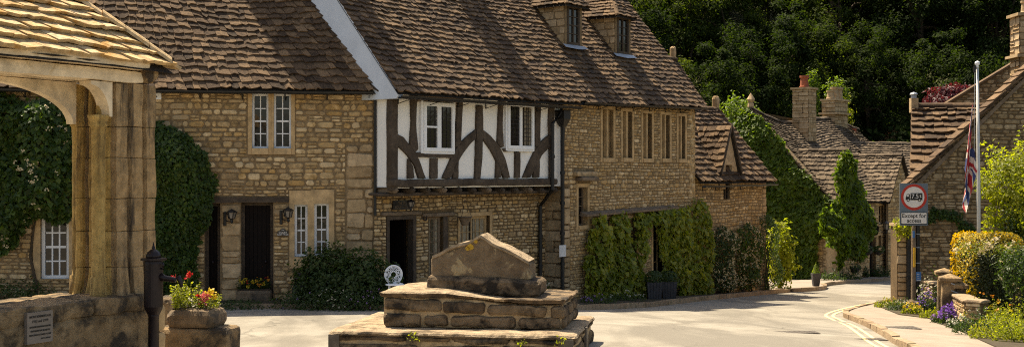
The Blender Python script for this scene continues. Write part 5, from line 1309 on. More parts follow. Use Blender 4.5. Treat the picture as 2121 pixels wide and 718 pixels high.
mb = MB(); mb.fbox(FM, wr_[0], wr_[0]+.04, wr_[2], wr_[3], -.135, -.09); mb.fbox(FM, wr_[1]-.04, wr_[1], wr_[2], wr_[3], -.135, -.09); mb.fbox(FM, (wr_[0]+wr_[1])/2-.02, (wr_[0]+wr_[1])/2+.02, wr_[2], wr_[3], -.135, -.1); mb.build('frame', M['timber'], hd)
def hdr(mb):
    for s in (0, 1):
        e = dw[s]+(-.12 if s == 0 else .12); ze_ = FM.z(dw[s], 352)-.12
        A = [FM.pt(e, ze_, .12), FM.pt(e, ze_, -1.5)]; Bq = [FM.pt(am, zap+.03, .12), FM.pt(am, zap+.03, -1.5)]
        if s: A, Bq = A[::-1], Bq[::-1]
        slates(mb, A, Bq, 8, (.2, .35), .028, 35+s, .75)
mb = MB(); hdr(mb); mb.build('dormer_roof', [M['under'], M['tile']], hd)
mb = MB()
for s in (0, 1):
    e = dw[s]+(-.1 if s == 0 else .1); ze_ = FM.z(dw[s], 352)-.1
    mb.prism([FM.pt(e, ze_-.06, .10), FM.pt(e, ze_+.05, .10), FM.pt(am, zap+.09, .10), FM.pt(am, zap-.02, .10)], V((FM.n.x, FM.n.y, 0))*.05)
mb.build('barge_board', M['timber'], hd)
def finial(parent, p, h, w, kind='post', mat='ashlar'):
    mb = MB(); p = V(p)
    if kind == 'post':
        fr = Fr(p.to_2d(), FM.d); rough_block(mb, fr, -w/2, w/2, p.z, p.z+h, -w/2, w/2, .07, .012, w*.3, h*31)
    else:
        mb.lathe(p, [(w*.5, 0), (w*.45, h*.25), (w*.3, h*.3), (w*.55, h*.45), (w*.6, h*.55), (w*.35, h*.75), (.01, h)], 8)
    return mb.build('finial', M[mat], parent)
finial(S3, FM.pt(aT-.35, 4.9, -1.72), .50, .24)
herb('valerian', *FM.pt(FM.at(1466, -.9), 0, -.9).to_2d(), .5, .45, 'red valerian and yellow weeds rooted in the slates of the small wing roof', 'plant', 'l_bright', 160, .07, 8, z=3.45, fl=[('f_pink', 12, .05), ('f_yellow', 4, .04)])
T3 = thing('tall_house', FM.pt(15, -.9, -3.2), 'steep slated house rising behind the small wing with an upright stone finial', 'house')
zt3 = E+(CY-122)/F*42.3
def r3c(mb): slates(mb, [FM.pt(aE-.3, 4.3, -1.25), FM.pt(17.05, 4.3, -1.25)], [FM.pt(aE-.3, zt3+.1, -3.05), FM.pt(17.0, zt3-.02, -3.05)], 20, (.14, .3), .024, 41, .6, sag=lambda u, v: -.07*math.sin(PI*v)); ridge_cap(mb, FM.pt(aE-.3, zt3+.1, -3.05), FM.pt(17.0, zt3, -3.05), .1)
roof_obj(T3, r3c)
mb = MB(); q = [FM.pt(17.0, -2, -1.3), FM.pt(17.0, 4.3, -1.3), FM.pt(16.95, zt3-.05, -3.05), FM.pt(17.0, 4.3, -5), FM.pt(17.0, -2, -5)]; mb.prism(q, V((SD.x, SD.y, 0))*-.3); mb.build('gable_wall', M['rubble'], T3)
mb = MB(); mb.add([FM.pt(aE, zt3, -3.05), FM.pt(17, zt3, -3.05), FM.pt(17, 4, -5), FM.pt(aE, 4, -5)], [(0, 1, 2, 3)]); mb.build('back_roof', M['tile'], T3)
finial(T3, FM.pt(16.85, zt3-.05, -3.05), .46, .20)
# ================================================================= IVY-CLAD HOUSE down the street
I4 = thing('creeper_house', F4.pt(5, -2, -3), 'long slated house whose near gable is smothered in green creeper', 'house')
hw = 3.83; zea, zap4 = 1.68, 5.70
FG = Fr(F4.pt(0, 0, -2*hw).to_2d(), (.786, -.617))
wall('gable_wall', I4, FG, [(0, -3), (2*hw, -3), (2*hw, zea), (hw, zap4), (0, zea)], o=0, quoins=[(2*hw-.4, 2*hw, -2, 1.2)], hr=(.12, .22), wr=(.2, .45), seed=71)
dr4 = F4.R(1801, 492, 1814, 575); dr4 = (dr4[0], dr4[1], -2.3, dr4[3]); w41 = F4.R(1818, 487, 1825, 512); w42 = F4.R(1819, 425, 1830, 464)
wall('wall', I4, F4, [(0, -3.2), (7.2, -3.2), (7.2, zea), (0, zea)], holes=[dr4, w41, w42], o=0, hr=(.12, .2), wr=(.2, .45), seed=72)
door(I4, F4, dr4, -.2, planks=4)
for r in (w41, w42): window(I4, F4, r, o=-.1, grid=(2, 2), fw=.05, bar=.03, mat='dress', surround=.08)
RP = [(0, 5.70), (1.2, 5.42), (3.0, 5.15), (5.0, 5.20), (6.2, 5.40), (8.0, 5.50), (9.0, 5.45), (11.8, 5.05)]
def r4(mb):
    slates(mb, [F4.pt(-.10, zea-.12, .22), F4.pt(5.6, zea-.14, .22), F4.pt(11.8, zea, .22)], [F4.pt(a-.1, z, -hw) for a, z in RP], 34, (.2, .42), .03, 73, .6, sag=lambda u, v: -.14*math.sin(PI*v)*(1+.6*math.sin(7*u)))
    for (a, z), (b, y) in zip(RP, RP[1:]): ridge_cap(mb, F4.pt(a, z+.04, -hw), F4.pt(b, y+.04, -hw), .12, .45)
roof_obj(I4, r4, mat='tile_far')
mb = MB(); mb.add([F4.pt(0, 5.6, -hw), F4.pt(11.8, 5.0, -hw), F4.pt(11.8, zea, -2*hw), F4.pt(0, zea, -2*hw)], [(0, 1, 2, 3)]); mb.build('back_roof', M['tile_far'], I4)
mb = MB(); mb.prism([F4.pt(11.7, -3, 0), F4.pt(11.7, zea, 0), F4.pt(11.7, 4.9, -hw), F4.pt(11.7, zea, -2*hw), F4.pt(11.7, -3, -2*hw)], V((SD.x, SD.y, 0))*-.3); mb.build('end_wall', M['rubble'], I4)
finial(I4, FG.pt(hw, zap4+.05, -.1), .62, .30, 'spike')
def wing(am_, half, zap, zw, o=.14, seed=1, q=2.1):
    fr2 = Fr(F4.pt(0, 0, o).to_2d(), F4.d); a0, a1 = am_-half, am_+half
    mb = MB(); mb.prism([F4.pt(a0, -3, o), F4.pt(a1, -3, o), F4.pt(a1, zw, o), F4.pt(am_, zap, o), F4.pt(a0, zw, o)], V((F4.n.x, F4.n.y, 0))*-.4)
    g = MB(); g.cur = 0; slab(g, fr2, [(a0, -3), (a1, -3), (a1, zw), (am_, zap), (a0, zw)], (), .003, .1); g.cur = 1; rubble(g, fr2, [(a0, -3), (a1, -3), (a1, zw), (am_, zap), (a0, zw)], hr=(.12, .2), wr=(.2, .4), seed=seed, o=.003); w = g.build('cross_gable', [M['mortar'], M['rubble']], I4)
    r = MB()
    for s in (0, 1):
        e = a0-.12 if s == 0 else a1+.12
        A = [F4.pt(e, zw-.12, o+.15), F4.pt(e, zw-.12, -q+.5)]; Bq = [F4.pt(am_, zap+.05, o+.15), F4.pt(am_, zap+.05, -q)]
        if s == 0: A, Bq = A[::-1], Bq[::-1]
        slates(r, A, Bq, 12, (.2, .36), .03, seed+s, .7)
    ridge_cap(r, F4.pt(am_, zap+.08, o+.12), F4.pt(am_, zap+.08, -q), .11, .4)
    r.build('cross_gable_roof', [M['under'], M['tile_far']], w)
wing(1.3, 1.3, 3.78, 1.6, seed=75); wing(6.9, 1.45, 3.62, 1.6, seed=79, o=.3)
def on4(px, q, z0): a = F4.at(px, -q); return F4.pt(a, 0, -q)
az4 = math.atan2(.786, .617)
c = on4(1666, 3.25, 0); chimney(I4, (c.x, c.y, 0), .82, .82, 4.3, E+(CY-186)/F*c.y, az4, 'ashlar', ((0, 0, .20, .56, 'terra'),), 6)
c = on4(1729, 3.83, 0); chimney(I4, (c.x, c.y, 0), 1.5, .7, 4.6, E+(CY-210)/F*c.y, az4, 'ashlar', ((-.5, 0, .19, .42, 'buff_pot'), (0, 0, .2, .62, 'buff_pot'), (.48, 0, .2, .62, 'buff_pot')), 7)
mb = MB(); cc = V((c.x, c.y, E+(CY-236)/F*c.y)); mb.box(cc, (1.0, 1.7, .09), az4-PI/2); mb.build('string_course', M['ashlar'], I4)
c = on4(1768, 3.6, 0); chimney(I4, (c.x, c.y, 0), .7, .5, 4.3, E+(CY-282)/F*c.y, az4, 'buff_pot', ((0, 0, .15, .3, 'terra'),), 8)
wall_plant('gable_creeper', FG, [(1490, 300), (1512, 262), (1535, 236), (1553, 220), (1580, 238), (1610, 280), (1636, 314), (1660, 346), (1690, 380), (1716, 408), (1730, 434), (1724, 480), (1700, 492), (1692, 540), (1694, 592), (1600, 600), (1490, 610)],
           'green creeper smothering the whole near gable of the far slated house', 'creeper', 'l_far', 17000, .20, .42, seed=16, lump=.8, hang=1.0, rough_edge=.2, ground=-1.9)
wall_plant('gable_creeper', Fr(F4.pt(0, 0, .15).to_2d(), F4.d), [(1741, 304), (1750, 328), (1762, 345), (1772, 390), (1790, 425), (1796, 452), (1794, 486), (1786, 505), (1776, 532), (1764, 500), (1756, 540), (1746, 500), (1738, 545), (1730, 560), (1724, 505), (1706, 498), (1690, 470), (1700, 435), (1722, 425), (1726, 360)],
           'green creeper column climbing to the point of the little cross gable', 'creeper', 'l_far', 9000, .20, .60, seed=17, lump=1.1, hang=1.0, rough_edge=.28, ground=-2.0, stem=False)
mb = MB(); rough_block(mb, F4, -.05, .42, -2.4, .9, -.3, .3, .2, .03, .08, 77); mb.build('buttress', M['ashlar'], I4)
pipe(I4, [F4.pt(6.25, 1.5, .15), F4.pt(6.25, -2.3, .15)], .06)
# iron sign bracket, baskets, lantern on the street wall
a, z = F4.Q(1808, 470, .5); T = thing('bracket_sign', F4.pt(a, z, .3), 'black wrought iron hanging bracket sign above the far dark door', 'sign')
mb = MB(); a1_ = a-.15; mb.tube([F4.pt(a1_, z+.2, .0), F4.pt(a1_, z+.2, .9)], .02, 5); mb.tube([F4.pt(a1_, z-.1, .0), F4.pt(a1_, z+.18, .75)], .015, 5); mb.build('bracket', M['black'], T)
mb = MB(); n3 = V((F4.n.x, F4.n.y, 0)); b0_ = F4.pt(a1_, z+.12, .25)
mb.prism([b0_+n3*x+V((0, 0, y)) for x, y in ((0, -.1), (.05, -.38), (.1, -.45), (.3, -.5), (.5, -.45), (.55, -.38), (.6, -.1), (.45, 0), (.3, .05), (.15, 0))], V((SD.x, SD.y, 0))*.03); mb.build('signboard', M['black'], T)
for px, py, lab in ((1797, 518, 'dark round hanging basket on the creeper side of the far door'), (1820, 518, 'dark round hanging basket on the downpipe side of the far door'), (1770, 555, 'dark trough planter fixed low on the creeper house wall'), (1849, 551, 'dark round basket low on the corner cottage wall')):
    a, z = F4.Q(px, py, .25); c = F4.pt(a, z, .25); T = thing('hanging_basket', c, lab, 'basket', 'dark baskets on the far street wall'); mb = MB()
    mb.lathe(c-V((0, 0, .12)), [(.05, -.1), (.2, .0), (.26, .12)], 10); mb.build('basket', M['planter'], T); mb = MB(); r2 = random.Random(px)
    for _ in range(120): d = rv(r2).normalized(); leaf4(mb, c+V((d.x*.27, d.y*.27, d.z*.17+.03)), d, rv(r2), .11, .08)
    mb.build('foliage', M['l_dark'], T)
a, z = F4.Q(1836, 482, .7)
T = lantern(1836, 455, 484, F4, .7, 'glazed street lantern on a bracket beside the far downpipe', -1, w=.36, name='street_lantern')
for i, (px, py, w_, h_, lab) in enumerate(((1728, 580, 1.2, .5, 'dark low shrub at the foot of the creeper column'), (1752, 577, 1.5, .5, 'reddish low shrub against the creeper house wall'), (1790, 573, .6, .7, 'thin upright green shrub between the low trough and the far door'), (1830, 572, 1.2, .6, 'low dark shrub below the street lantern'))):
    g = gp(px, py+6); herb('shrub', g.x, g.y+.3, w_, h_, lab, 'shrub', 'l_dark', 300, .11, 40+i, z=G(g.x, g.y)+.05)
# conifer in a tapering pot at the forecourt corner
g = gp(1690, 598); T = thing('potted_conifer', (g.x, g.y, G(g.x, g.y)+.1), 'small bright conifer in a tall tapering dark pot at the kerb corner', 'potted plant')
z0 = G(g.x, g.y)+.1; mb = MB(); mb.hexa([V((g.x+s*.10, g.y+t_*.10, z0)) for s, t_ in ((-1, -1), (1, -1), (1, 1), (-1, 1))]+[V((g.x+s*.155, g.y+t_*.155, z0+.46)) for s, t_ in ((-1, -1), (1, -1), (1, 1), (-1, 1))]); mb.build('pot', M['planter'], T)
mb = MB(); r2 = random.Random(5)
for _ in range(900):
    u = r2.random(); an = r2.uniform(0, 2*PI); rr = .17*(1-u)**.8*r2.uniform(.6, 1)+.01; leaf4(mb, V((g.x+rr*math.cos(an), g.y+rr*math.sin(an), z0+.45+.36*u)), V((math.cos(an), math.sin(an), .6)), V((math.cos(an)*.4, math.sin(an)*.4, 1)), .06, .02)
mb.build('foliage', M['l_conifer'], T)

# bent row beyond: cottage turning the corner, then a lower frontal roof with its own stacks
F6 = Fr(F4.pt(7.25, 0, -.2).to_2d(), (.86, .51)); T6 = thing('corner_cottage', F6.pt(3, -2, -2), 'stone cottage turning the street corner, mostly hidden by the lorry sign', 'cottage')
wk = F6.R(1848, 418, 1863, 450); wl = F6.R(1846, 497, 1852, 548); mb = None
wall('wall', T6, F6, [(0, -3.4), (7, -3.4), (7, 2.4), (0, 2.4)], holes=[wk, wl], hr=(.12, .2), wr=(.2, .4), seed=81)
window(T6, F6, wk, grid=(2, 2), mat='door', surround=.06, smat='timber'); window(T6, F6, wl, grid=(1, 3), mat='white', surround=.1)
def r6(mb): slates(mb, [F6.pt(-.1, 2.3, .3), F6.pt(7.1, 2.3, .3)], [F6.pt(-.1, 4.3, -2.6), F6.pt(7.1, 4.3, -2.6)], 16, (.2, .4), .03, 83, .7); ridge_cap(mb, F6.pt(-.1, 4.33, -2.6), F6.pt(7.1, 4.33, -2.6), .11)
roof_obj(T6, r6, mat='tile_far')
mb = MB(); mb.prism([F6.pt(-.02, -3, .0), F6.pt(-.02, 2.3, .0), F6.pt(-.02, 4.15, -2.6), F6.pt(-.02, 2.3, -5.2), F6.pt(-.02, -3, -5.2)], V((F6.d.x, F6.d.y, 0))*.3); mb.build('gable_wall', M['rubble'], T6)
F5 = Fr(((1765-CX)/F*76, 76), (.995, .08)); T5 = thing('far_terrace', F5.pt(3, -2.5, -2), 'low pale slated terrace roof at the end of the street with thin flue', 'house')
def z5(y): return E+(CY-y)/F*76
wall('wall', T5, F5, [(0, -3.4), (9, -3.4), (9, z5(350)), (0, z5(350))], hr=(.16, .26), wr=(.3, .6), seed=85)
def r5(mb): slates(mb, [F5.pt(-.1, z5(345), .3), F5.pt(9, z5(345), .3)], [F5.pt(.1, z5(291), -2.2), F5.pt(9, z5(291), -2.2)], 14, (.25, .5), .035, 87, .7); ridge_cap(mb, F5.pt(.1, z5(290), -2.2), F5.pt(9, z5(290), -2.2), .13)
roof_obj(T5, r5, mat='tile_far')
mb = MB(); mb.add([F5.pt(.1, z5(291), -2.2), F5.pt(9, z5(291), -2.2), F5.pt(9, z5(350), -4.5), F5.pt(0, z5(350), -4.5)], [(0, 1, 2, 3)]); mb.build('back_roof', M['tile_far'], T5)
a = F5.at(1853, -2.2); c = F5.pt(a, 0, -2.2); chimney(T5, (c.x, c.y, 0), .95, .7, z5(300), z5(277), .08, 'ashlar', ((.12, 0, .2, .75, 'buff_pot'), (-.33, 0, .13, .2, 'terra')), 9)

# ================================================================= RIGHT-HAND GABLED HOUSE
FRr = Fr((0, 35), (1, 0)); RH = thing('gabled_house', (14, 37, -1), 'weathered rubble gabled house behind the flagpole and flower garden', 'house')
x1885, zv = 11.10, 2.50
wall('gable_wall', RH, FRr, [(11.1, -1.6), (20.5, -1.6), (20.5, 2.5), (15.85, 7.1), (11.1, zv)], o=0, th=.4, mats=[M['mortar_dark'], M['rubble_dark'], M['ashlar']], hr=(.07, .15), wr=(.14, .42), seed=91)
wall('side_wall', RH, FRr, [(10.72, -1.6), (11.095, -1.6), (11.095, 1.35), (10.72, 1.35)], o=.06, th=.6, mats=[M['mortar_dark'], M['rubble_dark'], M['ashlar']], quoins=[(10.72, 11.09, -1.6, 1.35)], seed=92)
mb = MB(); mb.fbox(FRr, 10.68, 11.12, 1.35, 1.43, -.55, .10); mb.build('coping', M['ashlar'], RH)
pipe(RH, [V((11.0, 34.86, 1.6)), V((11.0, 34.86, -.9))], .05)
def vergestrip(mb, p0, p1, dep, seed, w=(.24, .4)):
    """slates laid along a sloping verge, edges to the viewer"""
    rg = random.Random(seed); p0, p1 = V(p0), V(p1); L = (p1-p0).length; d = (p1-p0).normalized(); nn = V((-d.z, 0, d.x)); x = 0
    if nn.z < 0: nn = -nn
    while x < L:
        w_ = rg.uniform(*w); a = p0+d*x; b = p0+d*min(L, x+w_*1.35); t_ = rg.uniform(.03, .045); lift = .05
        y0 = -.14+rg.uniform(-.03, .03)
        q = [a+nn*lift+V((0, y0, 0)), b+V((0, y0, 0)), b+V((0, dep, 0)), a+nn*lift+V((0, dep, 0))]
        mb.hexa(q+[v+nn*t_ for v in q]); x += w_
mb = MB(); mb.cur = 0; vergestrip(mb, (11.0, 35, 2.46), (15.85, 35, 7.16), .42, 1); vergestrip(mb, (11.0, 35, 2.39), (15.85, 35, 7.09), .42, 2); vergestrip(mb, (20.6, 35, 2.46), (15.85, 35, 7.16), .42, 3)
mb.build('verge', M['tile'], RH)
mb = MB(); mb.prism([V((11.05, 34.93, 2.36)), V((15.85, 34.93, 7.02)), V((15.85, 34.93, 6.90)), V((11.15, 34.93, 2.30))], V((0, .06, 0))); mb.build('verge_board', M['timber_light'], RH)
# frontal wing roof behind the gable parapet
rl = P(1888, 222, 39.6); el = P(1884, 388, 36.4)
def rw(mb): slates(mb, [V((el.x, 36.4, 2.35)), V((22, 36.4, 2.35))], [V((rl.x, 39.6, rl.z)), V((22, 39.6, rl.z))], 12, (.30, .62), .045, 93, .6, rag=.35, lift=1.2); ridge_cap(mb, V((rl.x, 39.6, rl.z+.05)), V((22, 39.6, rl.z+.05)), .14, .6)
roof_obj(RH, rw, mat='tile')
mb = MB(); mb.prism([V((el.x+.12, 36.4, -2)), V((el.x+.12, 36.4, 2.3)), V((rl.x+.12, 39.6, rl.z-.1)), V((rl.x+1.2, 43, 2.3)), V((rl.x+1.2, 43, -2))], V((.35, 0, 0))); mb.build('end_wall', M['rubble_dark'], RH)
mb = MB(); mb.add([V((rl.x, 39.6, rl.z)), V((22, 39.6, rl.z)), V((22, 43, 2.3)), V((rl.x+1.15, 43, 2.3))], [(0, 1, 2, 3)]); mb.build('back_roof', M['tile'], RH)
mb = MB(); mb.fbox(Fr((el.x-.05, 36.35), (1, 0)), -.10, .02, -1.5, 2.4, -.3, 0); mb.build('quoin', M['ashlar'], RH)
c = P(1894, 215, 39.5); mb = MB(); mb.box((c.x-.02, 39.5, c.z-.05), (.22, .22, .45)); st_ = mb.build('vent_stack', M['ashlar'], RH)
mb = MB(); mb.lathe((c.x-.02, 39.5, c.z+.17), [(.09, 0), (.09, .1), (.13, .12), (.10, .17), (.0, .2)], 10); mb.build('cowl', M['lead'], st_)
# parapet gable and stack behind
Fp = Fr((0, 40.5), (1, 0)); pp_ = [P(x, y, 40.5) for x, y in ((1928, 236), (2010, 186), (2098, 132), (2160, 96), (2300, 96))]
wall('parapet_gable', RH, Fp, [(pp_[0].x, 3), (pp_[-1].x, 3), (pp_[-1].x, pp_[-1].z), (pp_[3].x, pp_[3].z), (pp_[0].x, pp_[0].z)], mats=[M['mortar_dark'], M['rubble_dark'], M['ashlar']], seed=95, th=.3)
mb = MB(); a, b = pp_[0]-V((.2, .08, .12)), pp_[3]-V((0, .08, 0)); mb.prism([a, b, b+V((0, 0, .07)), a+V((0, 0, .07))], V((0, .34, 0))); mb.build('coping', M['tile'], RH)
c = P(2124, 120, 37.6); chimney(RH, (c.x, 37.6, 0), .62, .7, 4.2, E+(CY-36)/F*37.6, 0, 'ashlar', ((0, 0, .13, .4, 'buff_pot'),), 11, cap=.09)
mb = MB(); mb.box((c.x, 37.6, E+(CY-118)/F*37.6), (.86, .94, .08)); mb.build('string_course', M['ashlar'], RH)
wall_plant('bare_climber', FRr, [(1935, 425), (1960, 432), (1990, 440), (2010, 462), (2020, 520), (2010, 560), (2003, 500), (1985, 465), (1955, 450), (1925, 462), (1912, 458), (1930, 440)], 'sparse dark climber trailing in an arch over the shaded gable wall', 'climber', 'l_ivy', 700, .09, .16, seed=21, o=.03, ground=-1)
c = P(1868, 470, 34.9); bush('wall_top_plant', (c.x, 34.75, c.z), (.28, .25, .28), 'bright yellow green plant spilling over the low wall top beneath the lorry sign', 'plant', 'l_bright', 520, .08, 22, stem=False, amp=.7)
c = P(1893, 466, 34.3)

# ================================================================= traffic sign
g = gp(1893, 645); Ys = 33.4; Xs = (1893-CX)/F*Ys; gz = G(Xs, Ys)+.1; zs_ = lambda y: E-(y-CY)/F*Ys
T = thing('traffic_sign', (Xs, Ys, gz), 'grey backed traffic sign, red ring with a lorry, reading 7.5t except for access', 'traffic sign')
mb = MB(); mb.tube([(Xs, Ys+.05, gz-.05), (Xs+.01, Ys+.05, zs_(470))], [.062, .055], 10); mb.tube([(Xs+.01, Ys+.05, zs_(470)), (Xs+.01, Ys+.05, zs_(385))], .038, 10); mb.build('post', M['timber_light'], T)
x0, x1 = (1863.5-CX)/F*Ys, (1921.5-CX)/F*Ys; mb = MB()
def rrect(x0, x1, z0, z1, y, r, n=4):
    pts = []
    for cx, cz, s in ((x1-r, z0+r, -PI/2), (x1-r, z1-r, 0), (x0+r, z1-r, PI/2), (x0+r, z0+r, PI)):
        pts += [V((cx+r*math.cos(s+PI/2*i/n), y, cz+r*math.sin(s+PI/2*i/n))) for i in range(n+1)]
    return pts
yp = Ys-.02
mb.prism(rrect(x0, x1, zs_(466.5), zs_(379.5), yp, .02), (0, .03, 0)); plate = mb.build('back_plate', M['sign_grey'], T)
cxs, czs = (x0+x1)/2, zs_(408); R1 = 27*Ys/F
def disc(r0, r1, y, n=40):
    m_ = MB(); a = [V((cxs+r1*math.cos(2*PI*i/n), y, czs+r1*math.sin(2*PI*i/n))) for i in range(n)]
    if r0: b = [V((cxs+r0*math.cos(2*PI*i/n), y, czs+r0*math.sin(2*PI*i/n))) for i in range(n)]; m_.add(a+b, [(i, (i+1) % n, n+(i+1) % n, n+i) for i in range(n)])
    else: m_.add(a, [tuple(range(n))])
    return m_
disc(R1*.80, R1, yp-.003).build('red_ring', M['sign_red'], plate); disc(0, R1*.80, yp-.0025).build('white_disc', M['sign_white'], plate)
u = R1/27.0
def qd(m_, x0_, y0_, x1_, y1_, y=yp-.006):   # sign units, centre origin, y up
    m_.add([V((cxs+x0_*u, y, czs+y0_*u)), V((cxs+x1_*u, y, czs+y0_*u)), V((cxs+x1_*u, y, czs+y1_*u)), V((cxs+x0_*u, y, czs+y1_*u))], [(0, 1, 2, 3)])
m_ = MB(); qd(m_, -7, -6, 17.5, 8.5); 
m_.add([V((cxs+a*u, yp-.006, czs+b*u)) for a, b in ((-17.5, -5.5), (-8.5, -5.5), (-8.5, 6.5), (-14.5, 6.5), (-17, .5))], [(0, 1, 2, 3, 4)])
qd(m_, -8.5, -5.5, -7, -3.5)
for wx in (-12, 11.5): m_.add([V((cxs+(wx+3.2*math.cos(i*PI/8))*u, yp-.0065, czs+(-6+3.2*math.sin(i*PI/8))*u)) for i in range(16)], [tuple(range(16))])
m_.build('lorry', M['sign_black'], plate)
m_ = MB(); m_.add([V((cxs+a*u, yp-.009, czs+b*u)) for a, b in ((-15.6, 1.2), (-11, 1.2), (-11, 5.2), (-13.8, 5.2))], [(0, 1, 2, 3)])
for wx in (-12, 11.5): m_.add([V((cxs+(wx+1.7*math.cos(i*PI/8))*u, yp-.0095, czs+(-6+1.7*math.sin(i*PI/8))*u)) for i in range(16)], [tuple(range(16))])
m_.build('lorry_detail', M['sign_white'], plate)
text_obj('lettering', '7.5', (cxs+2.2*u, yp-.009, czs+1.5*u), (1, 0, 0), (0, 0, 1), 12.5*u, 'sign_white', plate, .0005, extra=.0012)
text_obj('lettering', 't', (cxs+13.4*u, yp-.009, czs+2.6*u), (1, 0, 0), (0, 0, 1), 11*u, 'sign_white', plate, .0005, extra=.0012)
mb = MB(); mb.prism(rrect(x0+.02, x1-.02, zs_(464), zs_(439), yp-.004, .025), (0, .003, 0)); sub = mb.build('supplementary_plate', M['sign_black'], plate)
mb = MB(); mb.prism(rrect(x0+.038, x1-.038, zs_(462.6), zs_(440.4), yp-.007, .016), (0, .002, 0)); mb.build('plate_face', M['sign_white'], sub)
text_obj('lettering', 'Except for', (cxs, yp-.009, zs_(446.5)), (1, 0, 0), (0, 0, 1), .152, 'sign_black', sub, .0005, extra=.0022)
text_obj('lettering', 'access', (cxs, yp-.009, zs_(456.5)), (1, 0, 0), (0, 0, 1), .152, 'sign_black', sub, .0005, extra=.0022)
mb = MB(); mb.box((Xs-.01, Ys-.015, zs_(485)), (.05, .02, .18)); mb.build('sticker', M['blue'], T)
mb = MB(); mb.box((Xs+.005, Ys-.015, zs_(532)), (.06, .02, .52)); mb.build('sticker', M['yellow'], T)
T = thing('black_post', (Xs+.14, Ys+.1, gz), 'banded black pole carrying a small blue notice beside the lorry sign', 'post')
mb = MB(); mb.tube([(Xs+.13, Ys+.1, gz-.1), (Xs+.13, Ys+.1, zs_(466))], .058, 12); mb.build('pole', M['black'], T)
mb = MB()
for y in (485, 513, 545): mb.tube([(Xs+.13, Ys+.1, zs_(y)), (Xs+.13, Ys+.1, zs_(y)+.02)], .063, 12)
mb.build('band', M['lead'], T)
mb = MB(); mb.box((Xs+.135, Ys+.03, zs_(572)), (.13, .01, .24)); mb.build('notice', M['blue'], T)
mb = MB(); mb.box((Xs+.12, Ys+.023, zs_(567)), (.07, .004, .012)); mb.box((Xs+.12, Ys+.023, zs_(571)), (.06, .004, .012)); mb.box((Xs+.12, Ys+.023, zs_(575)), (.07, .004, .012)); mb.box((Xs+.135, Ys+.023, zs_(580)), (.11, .004, .03)); mb.build('notice_print', M['paper'], T)

# ================================================================= flagpole and draped flag
Yf = 29.0; Xf = (2028-CX)/F*Yf; zf = lambda y: E-(y-CY)/F*Yf; gf = G(Xf, Yf)
T = thing('flagpole', (Xf, Yf, gf), 'slim white flagpole with ball finial standing in the garden', 'flagpole')
mb = MB(); mb.tube([(Xf, Yf, gf), (Xf-.01, Yf, zf(400)), (Xf-.04, Yf, zf(140))], [.046, .040, .030], 14); mb.build('pole', M['steel'], T, smooth=True)
mb = MB(); mb.lathe((Xf-.04, Yf, zf(131)-.05), [(.0, -.06), (.045, -.05), (.02, -.02), (.05, .02), (.058, .05), (.05, .08), (.0, .105)], 16); mb.build('ball', M['white'], T, smooth=True)
mb = MB(); mb.tube([(Xf-.11, Yf-.02, zf(140)), (Xf-.12, Yf-.02, zf(300)), (Xf-.05, Yf-.06, zf(470))], .006, 5); mb.build('halyard', M['steel'], T)
mb = MB(); mb.tube([(Xf-.11, Yf-.02, zf(137)), (Xf-.11, Yf-.02, zf(150))], .035, 8); mb.build('truck', M['black'], T)
NU, NV = 90, 60; W_, Hh = 1.75, 1.05
mb = MB(); vs = []
for j in range(NV+1):
    for i in range(NU+1):
        u_, v_ = i/NU, j/NV
        top = zf(212)-(1-v_)*Hh; dropl = u_*W_*.86
        fold = .075*math.sin(u_*9+v_*2.5)*(1-.3*v_)+.035*math.sin(u_*23+v_*5)
        x = Xf-.11-.20*math.sin(min(1, .15+u_*1.1)*PI*.72)*(.55+.45*(1-v_))-.05*(1-v_)*u_-abs(fold)*.5
        vs.append(V((x+.14*u_*u_*v_, Yf-.04+fold*1.1, top-dropl+.10*math.sin(u_*4)*v_)))
mb.add(vs, [(j*(NU+1)+i, j*(NU+1)+i+1, (j+1)*(NU+1)+i+1, (j+1)*(NU+1)+i) for j in range(NV) for i in range(NU)])
mats = []
for j in range(NV):
    for i in range(NU):
        x, y = (i+.5)/NU*60, (j+.5)/NV*30; X, Y = x-30, y-15
        if abs(X) < 3 or abs(Y) < 3: k = 0
        elif abs(X) < 5 or abs(Y) < 5: k = 2
        else:
            d = abs(abs(X)*.5-abs(Y))/1.118*1.0
            s = (abs(X)*.5-abs(Y)) * (1 if X*Y > 0 else -1)
            k = (0 if 0 <= s*.894 < 2 else 2) if d < 3 else 1
        mats.append(k)
mb.m = mats; f = mb.build('flag', [M['fred'], M['fblue'], M['fwhite']], None, smooth=True)
tag(f, 'faded red white and blue flag hanging limp beside its pole', 'flag')

# ================================================================= garden wall, gate piers, hedge and flowers on the right
def gpier(px, Y, w, ztop, lab):
    x = (px-CX)/F*Y; g_ = G(x, Y); fr = Fr((x-w/2, Y), (.97, -.24)); T = thing('gate_pier', (x, Y, g_), lab, 'gate pier', 'garden gate piers')
    mb = MB(); rough_block(mb, fr, 0, w, g_, ztop-.10, -w, 0, .1, .012, .03, px*.1); mb.build('shaft', M['base_stone'], T)
    mb = MB(); c = [fr.pt(a, z, o) for z in (ztop-.10, ztop-.03) for a, o in ((-.05, .05), (w+.05, .05), (w+.05, -w-.05), (-.05, -w-.05))]; mb.hexa(c); ap_ = fr.pt(w/2, ztop+.06, -w/2)
    mb.add([c[4], c[5], c[6], c[7], ap_], [(0, 1, 4), (1, 2, 4), (2, 3, 4), (3, 0, 4)]); mb.build('cap', M['base_stone'], T); return T
gpier(1957, 29.8, .34, E-(560-CY)/F*29.8, 'taller stone gate pier with pyramid cap, standing behind its twin')
gpier(1968, 28.0, .36, E-(572-CY)/F*28.0, 'front stone gate pier with pyramid cap beside the iron rails')
gpier(1990, 27.9, .22, E-(587-CY)/F*27.9, 'short stone post where the iron rails meet the low wall')
T = thing('garden_gate', P(1976, 640, 27.9), 'low dark iron rail gate between the stone posts', 'gate'); mb = MB()
